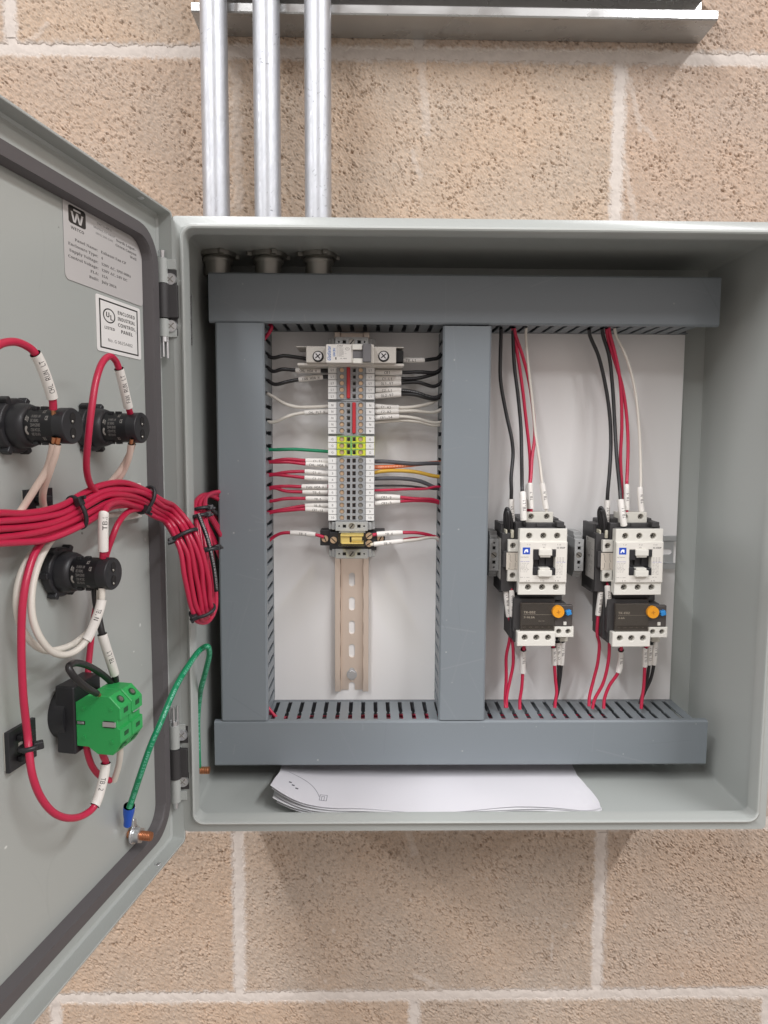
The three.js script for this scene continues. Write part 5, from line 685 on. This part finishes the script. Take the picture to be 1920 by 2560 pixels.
cableTie([-.0459,-.5676,.3589], [0.1, -1, 0], 0.0050, 0.0050, 'cable tie holding the long red wire to the low black tie mount', 0.2);
// green bonding wire from the door stud to the cabinet, with its blue ring lug
wire('green bonding wire with white print from the door stud into the cabinet', null, printed('#0b8a5c', '#93c9b4', '600V GAS AND OIL RESISTANT II MTW '), 0.0023, [[-.0247,-.6581,.2565], [-.0217,-.6498,.2567], [-.0136,-.6288,.262], [-.0056,-.6073,.2626], [-.0007,-.595,.2585], [.0056,-.5743,.2369], [.0102,-.5638,.2139], [.0134,-.5592,.187], [.0191,-.5561,.19], [.0193,-.5635,.184], [.0134,-.5815,.172], [.0058,-.6016,.158], [0.0000, -0.6160, 0.140], [-0.0040, -0.6400, 0.132], [-0.0045, -0.6860, 0.130]], [], { face: FD });
{
  const L = [-.0854,-.6683,.01], S = [-.0706,-.6918,0], t = dThing('ground_stud', 'copper ground stud with nut and blue ring lug low on the door', 'ground stud', null, [S[0], S[1], 0]);
  mesh('stud', join(cyl(0.0032, 0.019, 16).translate(0, 0, 0.0098), [...Array(6)].map((_, i) => new THREE.TorusGeometry(0.0032, 0.0004, 6, 16).translate(0, 0, 0.0115 + i * 0.0013))), M.copper, t);
  mesh('nut', join(cyl(0.0062, 0.0045, 6).translate(0, 0, 0.0085), cyl(0.0066, 0.0008, 24).translate(0, 0, 0.0058)), M.zinc, t);
  mesh('ring_lug', join(new THREE.RingGeometry(0.0034, 0.0068, 26).translate(0, 0, 0.0051), new THREE.CylinderGeometry(0.0068, 0.0068, 0.001, 26).rotateX(Math.PI / 2).translate(0, 0, 0.0045), new THREE.TorusGeometry(0.0066, 0.0007, 6, 40).translate(0, 0, 0.0048), bx(-0.0022, 0.0022, 0.004, 0.013, 0.004, 0.0062, 0.0004)), M.galv, t);
  const B0 = [-.0841,-.6764,.0075], B1 = [-.0894,-.6584,.0125], bc = new THREE.LineCurve3(V(B0).sub(V([S[0], S[1], 0])), V(B1).sub(V([S[0], S[1], 0])));
  mesh('blue_barrel', tube(bc, (u) => 0.0029 + 0.0012 * THREE.MathUtils.smoothstep(u, 0.2, 0.75), { n: 8, m: 18, face: [0, 0, 1] }), M.blueVinyl, t);
}

// ------------------------------------------------------------------ folded drawing lying on the cabinet floor
{
  const t = thing('papers', 'folded white drawing sheets lying on the cabinet floor under the bottom duct', 'papers'), fy = Y0 + 0.0018;
  const ink = canvasTex(1024, 256, (c, w, h) => { c.fillStyle = '#efedf2'; c.fillRect(0, 0, w, h); c.strokeStyle = '#6e6c78'; c.lineWidth = 1.4; c.beginPath(); c.moveTo(30, 120); c.bezierCurveTo(80, 140, 130, 165, 148, 215); c.stroke(); c.strokeRect(150, 205, 22, 24); c.strokeRect(156, 211, 8, 18); c.fillStyle = '#54525c'; for (const [x, y] of [[44, 176], [56, 186], [70, 196]]) c.fillRect(x, y, 9, 6); });
  const paperMat = std([0.76, 0.755, 0.77], 0.8), topMat = std([0.86, 0.86, 0.86], 0.8, 0, { map: ink });
  const sheets = 5, nx = 70, nz = 24, xa = 0.0640, xb = 0.3592;
  const lift = (k, u, v) => { const curl = Math.pow(Math.max(0, 1 - u / 0.22), 1.7), w = 0.55 + 0.45 * Math.sin(u * 8 + 1); return 0.0006 + 0.0010 * (1 + N2(u * 2.4, v * 1.1 + 4)) * (0.4 + v) + k * (0.00065 + 0.0010 * w * v * (u < 0.75 ? 1 : 1 - (u - 0.75) * 3.4)) + curl * (0.001 + k * 0.0021 * (0.3 + v) * (0.7 + 0.3 * Math.sin(k * 2.3)) + 0.0055 * v * v) + 0.004 * Math.pow(Math.max(0, u - 0.94) / 0.06, 2) * v * v; };
  for (let k = 0; k < sheets; k++) {
    const P = [], UV = [], I = [], W = nx + 1, Z = nz + 1;
    for (const s of [0, 1]) for (let j = 0; j <= nz; j++) for (let i = 0; i <= nx; i++) {
      const u = i / nx, v = j / nz, xl = xa + (0.0016 + 0.0012 * Math.sin(k * 4.1)) * (4 - k) * v - 0.0030 * v + 0.0012 * N2(k * 7, v * 2), xr = xb + 0.0022 * v + 0.0008 * k * N2(k * 3, v * 2);
      P.push(xl + (xr - xl) * u, fy + lift(k, u, v) - (s ? 0.0003 : 0), 0.030 + (0.1185 + 0.0016 * N2(u * 3, k * 5) - 0.0007 * k - 0.012 * Math.pow(Math.max(0, 1 - u / 0.12), 2)) * v); UV.push(u, 1 - v);
    }
    for (let j = 0; j < nz; j++) for (let i = 0; i < nx; i++) { const a = j * W + i, b = a + W, o = W * Z; I.push(a, b, a + 1, b, b + 1, a + 1, o + a, o + a + 1, o + b, o + b, o + a + 1, o + b + 1); }
    const rim = (a, b) => { const o = W * Z; I.push(a, o + a, b, b, o + a, o + b); };
    for (let i = 0; i < nx; i++) { rim(i + 1, i); rim(nz * W + i, nz * W + i + 1); } for (let j = 0; j < nz; j++) { rim(j * W, (j + 1) * W); rim((j + 1) * W + nx, j * W + nx); }
    const g = new THREE.BufferGeometry(); g.setAttribute('position', new THREE.Float32BufferAttribute(P, 3)); g.setAttribute('uv', new THREE.Float32BufferAttribute(UV, 2)); g.setIndex(I);
    mesh('sheet', toCreasedNormals(g.toNonIndexed(), 0.7), k === sheets - 1 ? topMat : paperMat, t);
  }
  settle(t, [0.21, fy, 0.095]);
}

drawSheet(); sheetTex.needsUpdate = true;
renderer.render(scene, camera);
